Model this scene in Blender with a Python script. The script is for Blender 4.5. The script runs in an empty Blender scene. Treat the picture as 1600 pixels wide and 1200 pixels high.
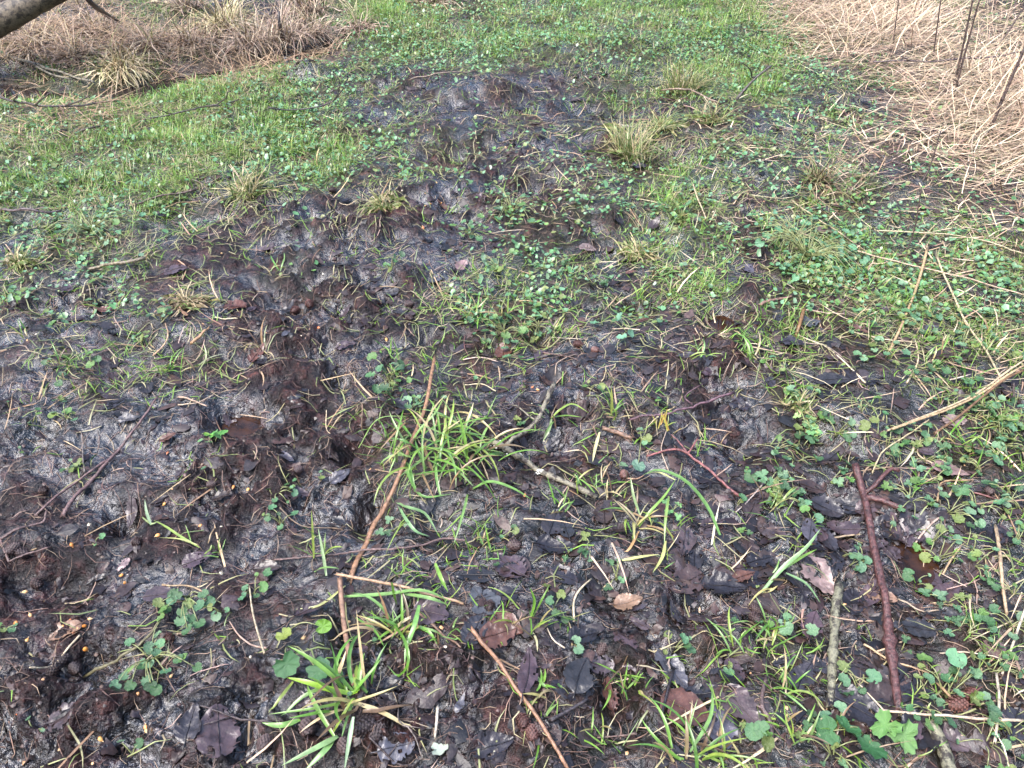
import bpy, math, random
import numpy as np

random.seed(11)
rng = np.random.default_rng(11)
scene = bpy.context.scene
col = scene.collection
R = math.radians

# ------------------------------------------------------------------ camera
CAM_H, PITCH, FPX = 1.05, R(40.0), 1202.0
cam_d = bpy.data.cameras.new('camera')
cam = bpy.data.objects.new('camera', cam_d)
col.objects.link(cam)
cam_d.sensor_width = 36.0
cam_d.sensor_fit = 'HORIZONTAL'
cam_d.lens = 36.0 * FPX / 1600.0
cam_d.clip_start, cam_d.clip_end = 0.02, 300.0
cam.location = (0, 0, CAM_H)
cam.rotation_euler = (R(90) - PITCH, 0, 0)
scene.camera = cam

# ------------------------------------------------------------------ overcast daylight
world = bpy.data.worlds.new('World')
scene.world = world
world.use_nodes = True
wn, wl = world.node_tree.nodes, world.node_tree.links
for n in list(wn):
    wn.remove(n)
SUN_EL, SUN_ROT = R(60), R(-128)
sky = wn.new('ShaderNodeTexSky')
sky.sky_type = 'NISHITA'
sky.sun_disc = False
sky.sun_elevation, sky.sun_rotation = SUN_EL, SUN_ROT
sky.air_density, sky.dust_density = 1.0, 2.5
hs = wn.new('ShaderNodeHueSaturation')
hs.inputs['Saturation'].default_value = 1.08
bg = wn.new('ShaderNodeBackground')
bg.inputs['Strength'].default_value = 0.15
wo = wn.new('ShaderNodeOutputWorld')
wl.new(sky.outputs[0], hs.inputs['Color'])
wl.new(hs.outputs[0], bg.inputs['Color'])
wl.new(bg.outputs[0], wo.inputs['Surface'])
sun_d = bpy.data.lights.new('sun', 'SUN')
sun_d.energy = 1.3
sun_d.angle = R(32)
sun_d.color = (1.0, 0.98, 0.96)
sun = bpy.data.objects.new('sun', sun_d)
col.objects.link(sun)
sun.rotation_euler = (R(90) - SUN_EL, 0, math.pi - SUN_ROT)
sun.location = (0, 3, 6)

vs = scene.view_settings
vs.view_transform, vs.look = 'Standard', 'None'
vs.exposure, vs.gamma = 2.42, 1.0
vs.use_curve_mapping = False
scene.cycles.max_bounces = 5
scene.cycles.diffuse_bounces = 2
scene.cycles.glossy_bounces = 2
scene.cycles.transmission_bounces = 3
scene.cycles.use_denoising = True

# ------------------------------------------------------------------ photo pixel <-> ground
CP, SP = math.cos(PITCH), math.sin(PITCH)


def project(x, y, z=0.0):
    x, y = np.asarray(x, float), np.asarray(y, float)
    dz = np.asarray(z, float) - CAM_H
    depth = np.maximum(y * CP - dz * SP, 0.05)
    up = y * SP + dz * CP
    return 800 + FPX * x / depth, 600 - FPX * up / depth


def ray(u, v):
    dx, dy = (u - 800) / FPX, (600 - v) / FPX
    return np.array([dx, CP + dy * SP, -SP + dy * CP])


# ------------------------------------------------------------------ noise
_perm = rng.permutation(256).astype(np.int64)
_perm = np.concatenate([_perm, _perm, _perm])
_ang = np.linspace(0, 2 * np.pi, 256, endpoint=False)
_gx, _gy = np.cos(_ang), np.sin(_ang)


def gnoise(x, y, seed=0):
    x = np.asarray(x, float) + seed * 17.31
    y = np.asarray(y, float) + seed * 9.77
    xi, yi = np.floor(x).astype(np.int64), np.floor(y).astype(np.int64)
    xf, yf = x - xi, y - yi
    xi &= 255
    yi &= 255
    u = xf * xf * xf * (xf * (xf * 6 - 15) + 10)
    v = yf * yf * yf * (yf * (yf * 6 - 15) + 10)
    a, b = _perm[xi], _perm[xi + 1]
    g00, g10 = _perm[a + yi], _perm[b + yi]
    g01, g11 = _perm[a + yi + 1], _perm[b + yi + 1]
    n00 = _gx[g00] * xf + _gy[g00] * yf
    n10 = _gx[g10] * (xf - 1) + _gy[g10] * yf
    n01 = _gx[g01] * xf + _gy[g01] * (yf - 1)
    n11 = _gx[g11] * (xf - 1) + _gy[g11] * (yf - 1)
    nx0 = n00 + u * (n10 - n00)
    nx1 = n01 + u * (n11 - n01)
    return 1.5 * (nx0 + v * (nx1 - nx0))


# ------------------------------------------------------------------ what grows where: 50-pixel cells of the photograph, 0..9
GRASS = """
00013321024664244554556632000110
00000000001334444433444452000000
46555567522210000124356642100000
44444677642121011011110011100000
66667888776221110011222222110000
66666645356110000011333122210000
45455310000001000111652032322100
12334100000000001222353043443322
21132000111000122211453044443333
11011220000023323222464143444333
11112011000001332322200142343444
02422431100013210000001243333444
12221200001233210023211243223344
22200000001244310022210234333455
00000100000255411231111243223445
00000000000144302332211133112334
00000100011123442222221132112234
00001000022121332222212222112233
00001001123333213322222234112233
00001001222334313322232254211233
00001000132221112222233353212234
00001000132210001222234443211233
00000000133110001222344443222222
00000000133110001222344443222222
"""
IVY = """
00011000001122232222222210000110
00000000001345544433345442100111
12222222443211110122213333221110
22212222352110100001111133222110
22222222433332211101112232211110
33333223332221111222233232222211
43333210010000122333322122333222
25541000011000133111123145543333
12331000120000245311321056644444
22133000000000345211212034445545
11111100000000344213201022345555
11110010000002221111101232333455
12210000001231111111001253233355
12100000000112111122211233433456
01100010010111111123111244323556
00100001120111101112212243223456
00010001121111111111112222223456
00000001111111122211122222223456
00001210111111111111111122122456
10003431122111111111211222222456
10003421132111111111221221123556
01003310121111111111111222223455
01002211111101101111112223455543
00001011111101101111122234555433
"""
STRAW = """
55553222242313221000001368877544
77777777775211100000000136888656
43222345411111111111111112346888
35564322121111111222221133345788
44432222111112111223333333445678
22222222211111111112333223443456
11111112211122111111112123334455
11111122211110111111111112233444
11111121111011111111111112233343
11111341111111111112112111222333
11111121211111112222222112233333
11111122221112222211112222333333
11111111111111111111111112222333
11111111111111111111111112222222
11111111111121111111111112122222
01111111111211111111111111111222
01111111111111111111111111111222
01111111111111111111111111111222
01111111111111111111111111111222
01111112111211111111111122222222
00111112121111111111111122111222
00111112121111111111111122111222
00111111121111111111112222112222
00111111121111111111112222112222
"""


def grid(s):
    return np.array([[int(c) for c in row] for row in s.split()], float)


MAPS = {'grass': grid(GRASS), 'ivy': grid(IVY), 'straw': grid(STRAW)}


def cover(name, x, y):
    """how densely a plant grows at a ground point, 0..1"""
    m = MAPS[name]
    wx = x + 0.05 * gnoise(x * 7, y * 7, 31)
    wy = y + 0.05 * gnoise(x * 7, y * 7, 32)
    u, v = project(wx, wy)
    gx = np.clip(u / 50 - 0.5, 0, 30.999)
    gy = np.clip(v / 50 - 0.5, 0, 22.999)
    ix, iy = gx.astype(int), gy.astype(int)
    fx, fy = gx - ix, gy - iy
    return ((m[iy, ix] * (1 - fx) + m[iy, ix + 1] * fx) * (1 - fy)
            + (m[iy + 1, ix] * (1 - fx) + m[iy + 1, ix + 1] * fx) * fy) / 9.0


# hoof-prints, holes and the ditch (photo pixel, half sizes in metres, depth)
def flat(u, v, z=0.0):
    d = ray(u, v)
    t = (z - CAM_H) / d[2]
    return d[0] * t, d[1] * t


DENTS = [(366, 650, .056, .052, .055), (1130, 507, .048, .050, .040), (1440, 855, .050, .060, .040), (580, 790, .030, .055, .045),
         (560, 690, .040, .045, .040), (190, 800, .030, .035, .04), (140, 1040, .035, .040, .035), (845, 520, .035, .04, .04),
         (1010, 350, .10, .05, .04), (1300, 790, .05, .05, .03), (1330, 840, .05, .05, .02), (1290, 690, .05, .05, .03),
         (570, 960, .05, .06, .035), (610, 1030, .035, .045, .035), (960, 1120, .045, .05, .03), (100, 905, .06, .05, .025),
         (1000, 480, .04, .05, .035), (1165, 690, .06, .05, .02), (700, 820, .05, .05, .02), (330, 590, .10, .05, .02),
         (850, 700, .05, .05, .02), (430, 470, .1, .08, .03), (700, 340, .12, .10, .04), (850, 300, .12, .10, .04),
         (720, 240, .16, .12, .05), (900, 150, .25, .20, .05), (1040, 250, .16, .12, .04), (560, 330, .12, .1, .035),
         (300, 330, .12, .1, .03), (130, 480, .1, .08, .03), (950, 950, .05, .04, .02), (1220, 1030, .04, .05, .02)]
BUMPS = [(628, 435, .045, .045, .045), (1165, 470, .04, .04, .035), (300, 540, .09, .05, .02), (590, 640, .04, .04, .035),
         (1340, 670, .07, .05, .03), (700, 700, .09, .10, .02), (760, 245, .06, .05, .045), (740, 260, .06, .05, .04), (710, 150, .07, .05, .04),
         (775, 145, .1, .06, .05), (950, 215, .08, .06, .05), (480, 110, .08, .06, .05), (530, 200, .06, .05, .04), (350, 360, .05, .05, .02),
         (950, 870, .05, .04, .015), (1010, 800, .08, .06, .01), (40, 850, .08, .05, .02), (90, 1120, .10, .06, .02), (700, 1120, .12, .07, .012)]
PITS = [(flat(u, v) + (a, b, -d * 1.05)) for u, v, a, b, d in DENTS] + [(flat(u, v) + (a, b, d)) for u, v, a, b, d in BUMPS]
_hp = np.random.default_rng(5)
PRINTS = []
while len(PRINTS) < 46:
    _u, _v = _hp.uniform(0, 1600), _hp.uniform(130, 1190)
    if (_u < 1250 or _v > 600) and (_v > 280 or 560 < _u < 1150):
        PRINTS.append(flat(_u, _v) + (_hp.uniform(.024, .046), _hp.uniform(.026, .05), _hp.uniform(.010, .022)))
DITCH = np.array([flat(u, v) for u, v in ((-300, 125), (0, 122), (100, 128), (200, 126), (270, 108), (350, 92), (420, 78), (480, 62))])


def ditch_dist(x, y):
    d = np.full(np.shape(x), 9.0)
    for (ax, ay), (bx, by) in zip(DITCH[:-1], DITCH[1:]):
        ex, ey = bx - ax, by - ay
        t = np.clip(((x - ax) * ex + (y - ay) * ey) / (ex * ex + ey * ey), 0, 1)
        d = np.minimum(d, np.hypot(x - ax - t * ex, y - ay - t * ey))
    return d


def muddy(x, y):
    c = cover('grass', x, y) + 0.9 * cover('ivy', x, y) + 0.8 * cover('straw', x, y)
    return np.clip(1.15 - 1.5 * c, 0.15, 1.0)


def height_large(x, y):
    h = 0.030 * gnoise(x * 1.3, y * 1.3, 1) + 0.020 * gnoise(x * 3.1, y * 3.1, 2)
    for cx, cy, a, b, d in PITS:
        q = ((x - cx) / a) ** 2 + ((y - cy) / b) ** 2
        k = q < 6
        if np.any(k):
            h = h + np.where(k, d * np.exp(-np.minimum(q, 6) ** 1.5), 0)
    for cx, cy, a, b, d in PRINTS:
        q = ((x - cx) / a) ** 2 + ((y - cy) / b) ** 2
        k = q < 9
        if np.any(k):
            qk = np.minimum(q, 9)
            h = h + np.where(k, -d * np.exp(-qk ** 2) + .38 * d * np.exp(-4 * (np.sqrt(qk) - 1.45) ** 2), 0)
    dd = ditch_dist(x, y)
    h = h - 0.07 * np.exp(-(dd / 0.17) ** 2)
    far = np.clip((np.hypot(x, y) - 9) / 30, 0, 1)
    return h + 0.5 * far * gnoise(x * .06, y * .06, 3)


def height(x, y):
    x, y = np.asarray(x, float), np.asarray(y, float)
    m = muddy(x, y)
    wx = x + 0.018 * gnoise(x * 14, y * 14, 4) + .006 * gnoise(x * 45, y * 45, 14)
    wy = y + 0.018 * gnoise(x * 14, y * 14, 5) + .006 * gnoise(x * 45, y * 45, 15)
    churn = 0.042 * (0.35 - np.abs(gnoise(wx * 6.5, wy * 6.5, 6)))
    churn = churn + 0.030 * gnoise(wx * 15, wy * 15, 7)
    churn = churn + 0.019 * (0.3 - np.abs(gnoise(wx * 31, wy * 31, 8)))
    churn = churn + 0.009 * gnoise(wx * 62, wy * 62, 9) + 0.0050 * (0.3 - np.abs(gnoise(wx * 118, wy * 118, 10)))
    churn = churn + 0.0020 * gnoise(wx * 230, wy * 230, 11)
    smooth = np.clip(0.55 + 1.5 * gnoise(x * 2.6, y * 2.6, 12), 0.42, 1.0)       # some mud is trodden smooth
    return height_large(x, y) + churn * (0.35 + 0.65 * m) * smooth


_ring = [(math.cos(a) * .022, math.sin(a) * .022) for a in np.linspace(0, 2 * math.pi, 7)[:-1]]


def around(x, y, k):
    x, y = np.asarray(x, float), np.asarray(y, float)
    X = np.stack([x] + [x + dx * k for dx, dy in _ring])
    Y = np.stack([y] + [y + dy * k for dx, dy in _ring])
    return height(X.ravel(), Y.ravel()).reshape(X.shape)


def height_soft(x, y):
    return around(x, y, 1.0).mean(0)


def height_top(x, y):
    return around(x, y, .6).max(0)


def gp(u, v, lift=0.0):
    """ground point seen at a photo pixel"""
    z = lift
    d = ray(u, v)
    for _ in range(4):
        t = (z - CAM_H) / d[2]
        x, y = d[0] * t, d[1] * t
        z = float(height_soft(x, y)) + lift
    t = (z - CAM_H) / d[2]
    return np.array([d[0] * t, d[1] * t, z])


def at_depth(u, v, y):
    d = ray(u, v)
    t = y / d[1]
    return np.array([d[0] * t, y, CAM_H + d[2] * t])


# ------------------------------------------------------------------ materials
def nt(name):
    m = bpy.data.materials.new(name)
    m.use_nodes = True
    t = m.node_tree
    b = t.nodes['Principled BSDF']
    return m, t, b


def node(t, kind, **kw):
    n = t.nodes.new(kind)
    for k, v in kw.items():
        if k in n.inputs:
            n.inputs[k].default_value = v
        else:
            setattr(n, k, v)
    return n


def noise(t, scale, detail=4.0, rough=0.6, obj=False):
    tc = node(t, 'ShaderNodeTexCoord')
    n = node(t, 'ShaderNodeTexNoise', Scale=scale, Detail=detail, Roughness=rough)
    t.links.new(tc.outputs['Object' if obj else 'Object'], n.inputs['Vector'])
    return n


def ramp(t, src, stops):
    r = node(t, 'ShaderNodeValToRGB')
    while len(r.color_ramp.elements) < len(stops):
        r.color_ramp.elements.new(0.5)
    for e, (p, c) in zip(r.color_ramp.elements, stops):
        e.position = p
        e.color = (c[0], c[1], c[2], 1) if isinstance(c, tuple) else (c, c, c, 1)
    t.links.new(src, r.inputs[0])
    return r


def mix(t, fac, a, b, mode='MIX'):
    m = node(t, 'ShaderNodeMix', data_type='RGBA', blend_type=mode)
    for s, i in ((fac, 0), (a, 6), (b, 7)):
        if hasattr(s, 'links') or hasattr(s, 'is_linked'):
            t.links.new(s, m.inputs[i])
        elif isinstance(s, tuple):
            m.inputs[i].default_value = (s[0], s[1], s[2], 1)
        else:
            m.inputs[i].default_value = s
    return m.outputs[2]


def bump(t, b, src, dist, strength=1.0, prev=None):
    n = node(t, 'ShaderNodeBump', Strength=strength, Distance=dist)
    t.links.new(src, n.inputs['Height'])
    if prev is not None:
        t.links.new(prev, n.inputs['Normal'])
    t.links.new(n.outputs[0], b.inputs['Normal'])
    return n.outputs[0]


def mud_material():
    m, t, b = nt('wet_mud')
    big = noise(t, 5.0, 5, .6)
    mid = noise(t, 34.0, 6, .65)
    fine = noise(t, 170.0, 4, .62)
    c1 = ramp(t, mid.outputs[0], [(.38, (.0030, .0019, .0022)), (.52, (.0105, .0058, .0062)), (.64, (.036, .0190, .0185)), (.77, (.090, .052, .045))])
    c2 = ramp(t, big.outputs[0], [(.36, (.55, .56, .62)), (.62, (1.30, 1.02, .96))])
    c = mix(t, 1.0, c1.outputs[0], c2.outputs[0], 'MULTIPLY')
    c3 = ramp(t, fine.outputs[0], [(.34, (.50, .50, .52)), (.54, (1.0, 1.0, 1.0)), (.72, (1.7, 1.55, 1.45))])
    c = mix(t, .8, c, c3.outputs[0], 'MULTIPLY')
    at = node(t, 'ShaderNodeAttribute', attribute_name='growth')
    sep = node(t, 'ShaderNodeSeparateColor')
    t.links.new(at.outputs['Color'], sep.inputs[0])
    wetc = mix(t, sep.outputs[2], (1.45, 1.35, 1.28), (.62, .60, .62))
    c = mix(t, 1.0, c, wetc, 'MULTIPLY')
    mossy = mix(t, fine.outputs[0], (.012, .013, .005), (.065, .078, .020))
    c = mix(t, sep.outputs[0], c, mossy)
    strawy = mix(t, fine.outputs[0], (.05, .035, .025), (.30, .22, .15))
    c = mix(t, sep.outputs[1], c, strawy)
    t.links.new(c, b.inputs['Base Color'])
    rn = ramp(t, noise(t, 22.0, 6, .7).outputs[0], [(.36, .30), (.70, .62)])
    r = node(t, 'ShaderNodeMix', data_type='FLOAT')
    t.links.new(sep.outputs[2], r.inputs[0])
    t.links.new(rn.outputs[0], r.inputs[2])
    r.inputs[3].default_value = .10
    t.links.new(r.outputs[0], b.inputs['Roughness'])
    sp = node(t, 'ShaderNodeMix', data_type='FLOAT')
    t.links.new(sep.outputs[2], sp.inputs[0])
    sp.inputs[2].default_value, sp.inputs[3].default_value = .30, .80
    t.links.new(sp.outputs[0], b.inputs['Specular IOR Level'])
    cw = node(t, 'ShaderNodeMath', operation='MULTIPLY')
    t.links.new(sep.outputs[2], cw.inputs[0])
    cw.inputs[1].default_value = .8
    t.links.new(cw.outputs[0], b.inputs['Coat Weight'])
    b.inputs['Coat Roughness'].default_value = .06
    b.inputs['Coat IOR'].default_value = 1.5
    tc = node(t, 'ShaderNodeTexCoord')
    wob = noise(t, 55.0, 3, .6)
    wv = node(t, 'ShaderNodeVectorMath', operation='MULTIPLY_ADD')
    t.links.new(wob.outputs['Color'], wv.inputs[0])
    wv.inputs[1].default_value = (.02, .02, .02)
    t.links.new(tc.outputs['Object'], wv.inputs[2])
    vo = node(t, 'ShaderNodeTexVoronoi', Scale=80.0)
    t.links.new(wv.outputs[0], vo.inputs['Vector'])
    n0 = bump(t, b, vo.outputs['Distance'], .0050, .6)
    dryf = ramp(t, sep.outputs[2], [(.1, .8), (.8, .15)])
    n1n = node(t, 'ShaderNodeBump', Distance=.0055)
    t.links.new(fine.outputs[0], n1n.inputs['Height'])
    t.links.new(dryf.outputs[0], n1n.inputs['Strength'])
    t.links.new(n0, n1n.inputs['Normal'])
    n2 = bump(t, b, noise(t, 110.0, 4, .6).outputs[0], .006, .55, n1n.outputs[0])
    n3 = bump(t, b, mid.outputs[0], .018, .8, n2)
    t.links.new(n2, b.inputs['Coat Normal'])
    return m


def tint_material(name, rough, spec=.5, per_object=False, vary=.35, scale=60.0, trans=0.0, bump_d=0.0, coat=0.0):
    """colour comes with the mesh (attribute tint) or with the object (object colour); noise gives it grain"""
    m, t, b = nt(name)
    if per_object:
        src = node(t, 'ShaderNodeObjectInfo').outputs['Color']
    else:
        src = node(t, 'ShaderNodeAttribute', attribute_name='tint').outputs['Color']
    n = noise(t, scale, 4, .65)
    r = ramp(t, n.outputs[0], [(.3, 1 - vary), (.7, 1 + vary)])
    c = mix(t, 1.0, src, r.outputs[0], 'MULTIPLY')
    t.links.new(c, b.inputs['Base Color'])
    b.inputs['Roughness'].default_value = rough
    b.inputs['Specular IOR Level'].default_value = spec
    b.inputs['Coat Weight'].default_value = coat
    b.inputs['Coat Roughness'].default_value = .12
    if bump_d:
        bump(t, b, n.outputs[0], bump_d, .8)
    if trans:
        tr = node(t, 'ShaderNodeBsdfTranslucent')
        t.links.new(c, tr.inputs['Color'])
        mx = node(t, 'ShaderNodeMixShader')
        mx.inputs[0].default_value = trans
        t.links.new(b.outputs[0], mx.inputs[1])
        t.links.new(tr.outputs[0], mx.inputs[2])
        t.links.new(mx.outputs[0], t.nodes['Material Output'].inputs[0])
    return m


def lichen_bark(name, dark, pale, scale, thr):
    m, t, b = nt(name)
    n = noise(t, scale, 6, .7)
    n2 = noise(t, scale * 3.2, 5, .7)
    r = ramp(t, n.outputs[0], [(thr - .06, dark), (thr + .02, pale), (.8, tuple(min(1, c * 1.25) for c in pale))])
    r2 = ramp(t, n2.outputs[0], [(.3, .45), (.7, 1.3)])
    t.links.new(mix(t, 1.0, r.outputs[0], r2.outputs[0], 'MULTIPLY'), b.inputs['Base Color'])
    b.inputs['Roughness'].default_value = .6
    bump(t, b, n2.outputs[0], .002, 1.0)
    return m


MUD = mud_material()
GREEN = tint_material('wet_grass', .38, .5, vary=.25, scale=90, trans=.25)
GREEN_O = tint_material('wet_blade', .30, .5, True, vary=.28, scale=70, trans=.22)
LEAF = tint_material('ivy_leaf', .33, .5, vary=.3, scale=160, trans=.15)
LEAF_O = tint_material('plant_leaf', .28, .55, True, vary=.42, scale=130, trans=.15, bump_d=.0008)
DRY = tint_material('dry_straw', .6, .35, vary=.35, scale=110)
DRY_O = tint_material('dry_stem', .45, .4, True, vary=.6, scale=140, bump_d=.0018)
DEAD = tint_material('rotten_leaf', .31, .45, True, vary=.5, scale=75, bump_d=.0022)
LITTER = tint_material('leaf_litter', .40, .38, vary=.5, scale=110, bump_d=.0022)
BARK_O = tint_material('wet_bark', .38, .5, True, vary=.9, scale=150, bump_d=.004)
CONE = tint_material('cone_scale', .42, .5, True, vary=.5, scale=220, bump_d=.0006)
SEED = tint_material('wet_seed', .30, .5, True, vary=.25, scale=150)
BIRCH = lichen_bark('birch_bark', (.030, .024, .018), (.185, .175, .115), 75, .50)
LICHEN = lichen_bark('lichen_bark', (.040, .030, .024), (.19, .17, .12), 85, .49)
LOGBARK = lichen_bark('log_bark', (.030, .022, .015), (.110, .085, .055), 40, .49)
PALE_O = tint_material('pale_lichen', .8, .2, True, vary=.35, scale=240, bump_d=.001)


def water_material(name='puddle_water', a=(.009, .005, .0035), c=(.034, .0145, .007)):
    m, t, b = nt(name)
    n = noise(t, 26.0, 4, .6)
    r = ramp(t, n.outputs[0], [(.35, a), (.6, c)])
    t.links.new(r.outputs[0], b.inputs['Base Color'])
    b.inputs['Roughness'].default_value = .04
    b.inputs['IOR'].default_value = 1.33
    return m


WATER = water_material()
DITCHW = water_material('ditch_water', (.010, .009, .009), (.028, .021, .019))


# ------------------------------------------------------------------ mesh helpers
def mesh_tris(name, verts, tris, material, tint=None, smooth=True, attr='tint'):
    verts = np.ascontiguousarray(verts, np.float32)
    tris = np.ascontiguousarray(tris, np.int32)
    me = bpy.data.meshes.new(name)
    me.vertices.add(len(verts))
    me.vertices.foreach_set('co', verts.ravel())
    k = tris.shape[1]
    me.loops.add(tris.size)
    me.loops.foreach_set('vertex_index', tris.ravel())
    me.polygons.add(len(tris))
    me.polygons.foreach_set('loop_start', np.arange(0, tris.size, k, dtype=np.int32))
    if smooth:
        me.polygons.foreach_set('use_smooth', np.ones(len(tris), bool))
    if tint is not None:
        a = me.attributes.new(attr, 'FLOAT_COLOR', 'POINT')
        rgba = np.ones((len(verts), 4), np.float32)
        rgba[:, :3] = tint
        a.data.foreach_set('color', rgba.ravel())
    me.update(calc_edges=True)
    if material:
        me.materials.append(material)
    return me


def link(name, me, parent=None, color=None, loc=None):
    o = bpy.data.objects.new(name, me)
    col.objects.link(o)
    if parent is not None:
        o.parent = parent
    if color is not None:
        o.color = (color[0], color[1], color[2], 1)
    if loc is not None:
        o.location = loc
    return o


def clone(src, parent=None):
    o = src.copy()
    col.objects.link(o)
    o.parent = parent
    return o


def strips(base, phi, L, W, th0, bend, K=3, yaw=None, drape=None, tint=None, lift=.002):
    """many bent blades in one go: vertices, triangles, tints. th0 = lean from upright, bend = added lean along the blade"""
    N = len(base)
    yaw = np.zeros(N) if yaw is None else yaw
    pos = base.copy()
    V = np.empty((N, 2 * K + 1, 3))
    C = np.empty((N, 2 * K + 1, 3))
    for k in range(K + 1):
        t = k / K
        ph = phi + yaw * t
        side = np.stack([-np.sin(ph), np.cos(ph), np.zeros(N)], 1)
        w = W * (1 - t ** 2.2) * (0.75 + 0.25 * min(1, 4 * t))
        p = pos.copy()
        if drape is not None:
            p[:, 2] = drape(p[:, 0], p[:, 1]) + lift + (pos[:, 2] - base[:, 2])
        if k < K:
            V[:, 2 * k] = p - side * (w / 2)[:, None]
            V[:, 2 * k + 1] = p + side * (w / 2)[:, None]
        else:
            V[:, 2 * K] = p
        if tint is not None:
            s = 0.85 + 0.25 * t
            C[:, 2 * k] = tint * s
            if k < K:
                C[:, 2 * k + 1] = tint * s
        th = th0 + bend * (t + .5 / K)
        d = np.stack([np.sin(th) * np.cos(ph), np.sin(th) * np.sin(ph), np.cos(th)], 1)
        pos = pos + d * (L / K)[:, None]
    T = []
    for k in range(K - 1):
        a = 2 * k
        T += [(a, a + 1, a + 3), (a, a + 3, a + 2)]
    T.append((2 * K - 2, 2 * K - 1, 2 * K))
    T = np.array(T)
    tris = (np.arange(N)[:, None, None] * (2 * K + 1) + T[None]).reshape(-1, 3)
    return V.reshape(-1, 3), tris, (C.reshape(-1, 3) if tint is not None else None)


def join(parts):
    vs_, ts_, cs_, o = [], [], [], 0
    for v, t, c in parts:
        vs_.append(v)
        ts_.append(t + o)
        cs_.append(c)
        o += len(v)
    return np.concatenate(vs_), np.concatenate(ts_), np.concatenate(cs_)


def scatter(n, y0=0.30, y1=5.6, spread=.86):
    """uniform ground points in the wedge of ground the photograph and its surroundings show"""
    ya = []
    while len(ya) < n:
        y = rng.uniform(y0, y1, n)
        wd = y * CP + CAM_H * SP
        ya.extend(y[rng.uniform(0, y1 * CP + CAM_H * SP, n) < wd])
    y = np.array(ya[:n])
    x = rng.uniform(-1, 1, n) * spread * (y * CP + CAM_H * SP)
    return x, y


def pick(colors, n, jitter=.18):
    c = np.array(colors)[rng.integers(0, len(colors), n)]
    return c * (1 + rng.uniform(-jitter, jitter, (n, 1))) * (1 + rng.uniform(-.06, .06, (n, 3)))


def smooth_path(pts, n):
    pts = np.asarray(pts, float)
    if len(pts) == 2:
        t = np.linspace(0, 1, n)[:, None]
        return pts[0] * (1 - t) + pts[1] * t
    P = np.vstack([2 * pts[0] - pts[1], pts, 2 * pts[-1] - pts[-2]])
    out = []
    for s in np.linspace(0, len(pts) - 1, n):
        i = min(int(s), len(pts) - 2)
        f = s - i
        p0, p1, p2, p3 = P[i], P[i + 1], P[i + 2], P[i + 3]
        out.append(.5 * (2 * p1 + (p2 - p0) * f + (2 * p0 - 5 * p1 + 4 * p2 - p3) * f * f + (3 * p1 - p0 - 3 * p2 + p3) * f ** 3))
    return np.array(out)


def tube(pts, radii, sides=6, rough=0.0, flat_z=1.0, jag=0.0):
    """closed tube along a path -> verts, tris"""
    pts = np.asarray(pts, float)
    n = len(pts)
    radii = np.broadcast_to(np.asarray(radii, float), (n,))
    tan = np.gradient(pts, axis=0)
    tan /= np.linalg.norm(tan, axis=1)[:, None] + 1e-9
    ref = np.array([0, 0, 1.0]) if abs(tan[n // 2][2]) < .8 else np.array([1.0, 0, 0])
    a = np.cross(tan, ref)
    a /= np.linalg.norm(a, axis=1)[:, None] + 1e-9
    b = np.cross(a, tan)
    th = np.linspace(0, 2 * np.pi, sides, endpoint=False)
    rr = radii[:, None] * (1 + rough * rng.uniform(-1, 1, (n, sides)))
    V = pts[:, None] + a[:, None] * (rr * np.cos(th))[..., None] + b[:, None] * (rr * np.sin(th) * flat_z)[..., None]
    if jag:
        V[0] -= tan[0] * (rng.uniform(0, jag, sides))[:, None]
        V[-1] += tan[-1] * (rng.uniform(0, jag, sides))[:, None]
    T = []
    for i in range(n - 1):
        for j in range(sides):
            k = (j + 1) % sides
            p, q, r_, s = i * sides + j, i * sides + k, (i + 1) * sides + k, (i + 1) * sides + j
            T += [(p, q, r_), (p, r_, s)]
    V = V.reshape(-1, 3)
    V = np.vstack([V, pts[0], pts[-1]])
    for j in range(sides):
        k = (j + 1) % sides
        T.append((len(V) - 2, k, j))
        T.append((len(V) - 1, (n - 1) * sides + j, (n - 1) * sides + k))
    return V, np.array(T)


def tubes(list_of):
    vs_, ts_, o = [], [], 0
    for v, t in list_of:
        vs_.append(v)
        ts_.append(t + o)
        o += len(v)
    return np.concatenate(vs_), np.concatenate(ts_)


# ------------------------------------------------------------------ things, labels
REPEATS, LANDMARKS = [], []


def empty(name, loc):
    o = bpy.data.objects.new(name, None)
    o.empty_display_size = .02
    col.objects.link(o)
    o.location = loc
    return o


def unique(o, label, cat, group=None):
    o['label'] = label
    o['category'] = cat
    if group:
        o['group'] = group


def repeat(o, desc, noun, cat, group, p):
    o['category'] = cat
    o['group'] = group
    u, v = project(p[0], p[1], p[2])
    REPEATS.append((o, desc, noun, float(u), float(v)))


def landmark(phrase, u, v):
    LANDMARKS.append((phrase, u, v))


def structure(o):
    o['kind'] = 'structure'
    return o


def stuff(o):
    o['kind'] = 'stuff'
    return o


def inframe(p, m=0):
    u, v = project(p[0], p[1], p[2])
    return m < u < 1600 - m and m < v < 1200 - m


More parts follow.
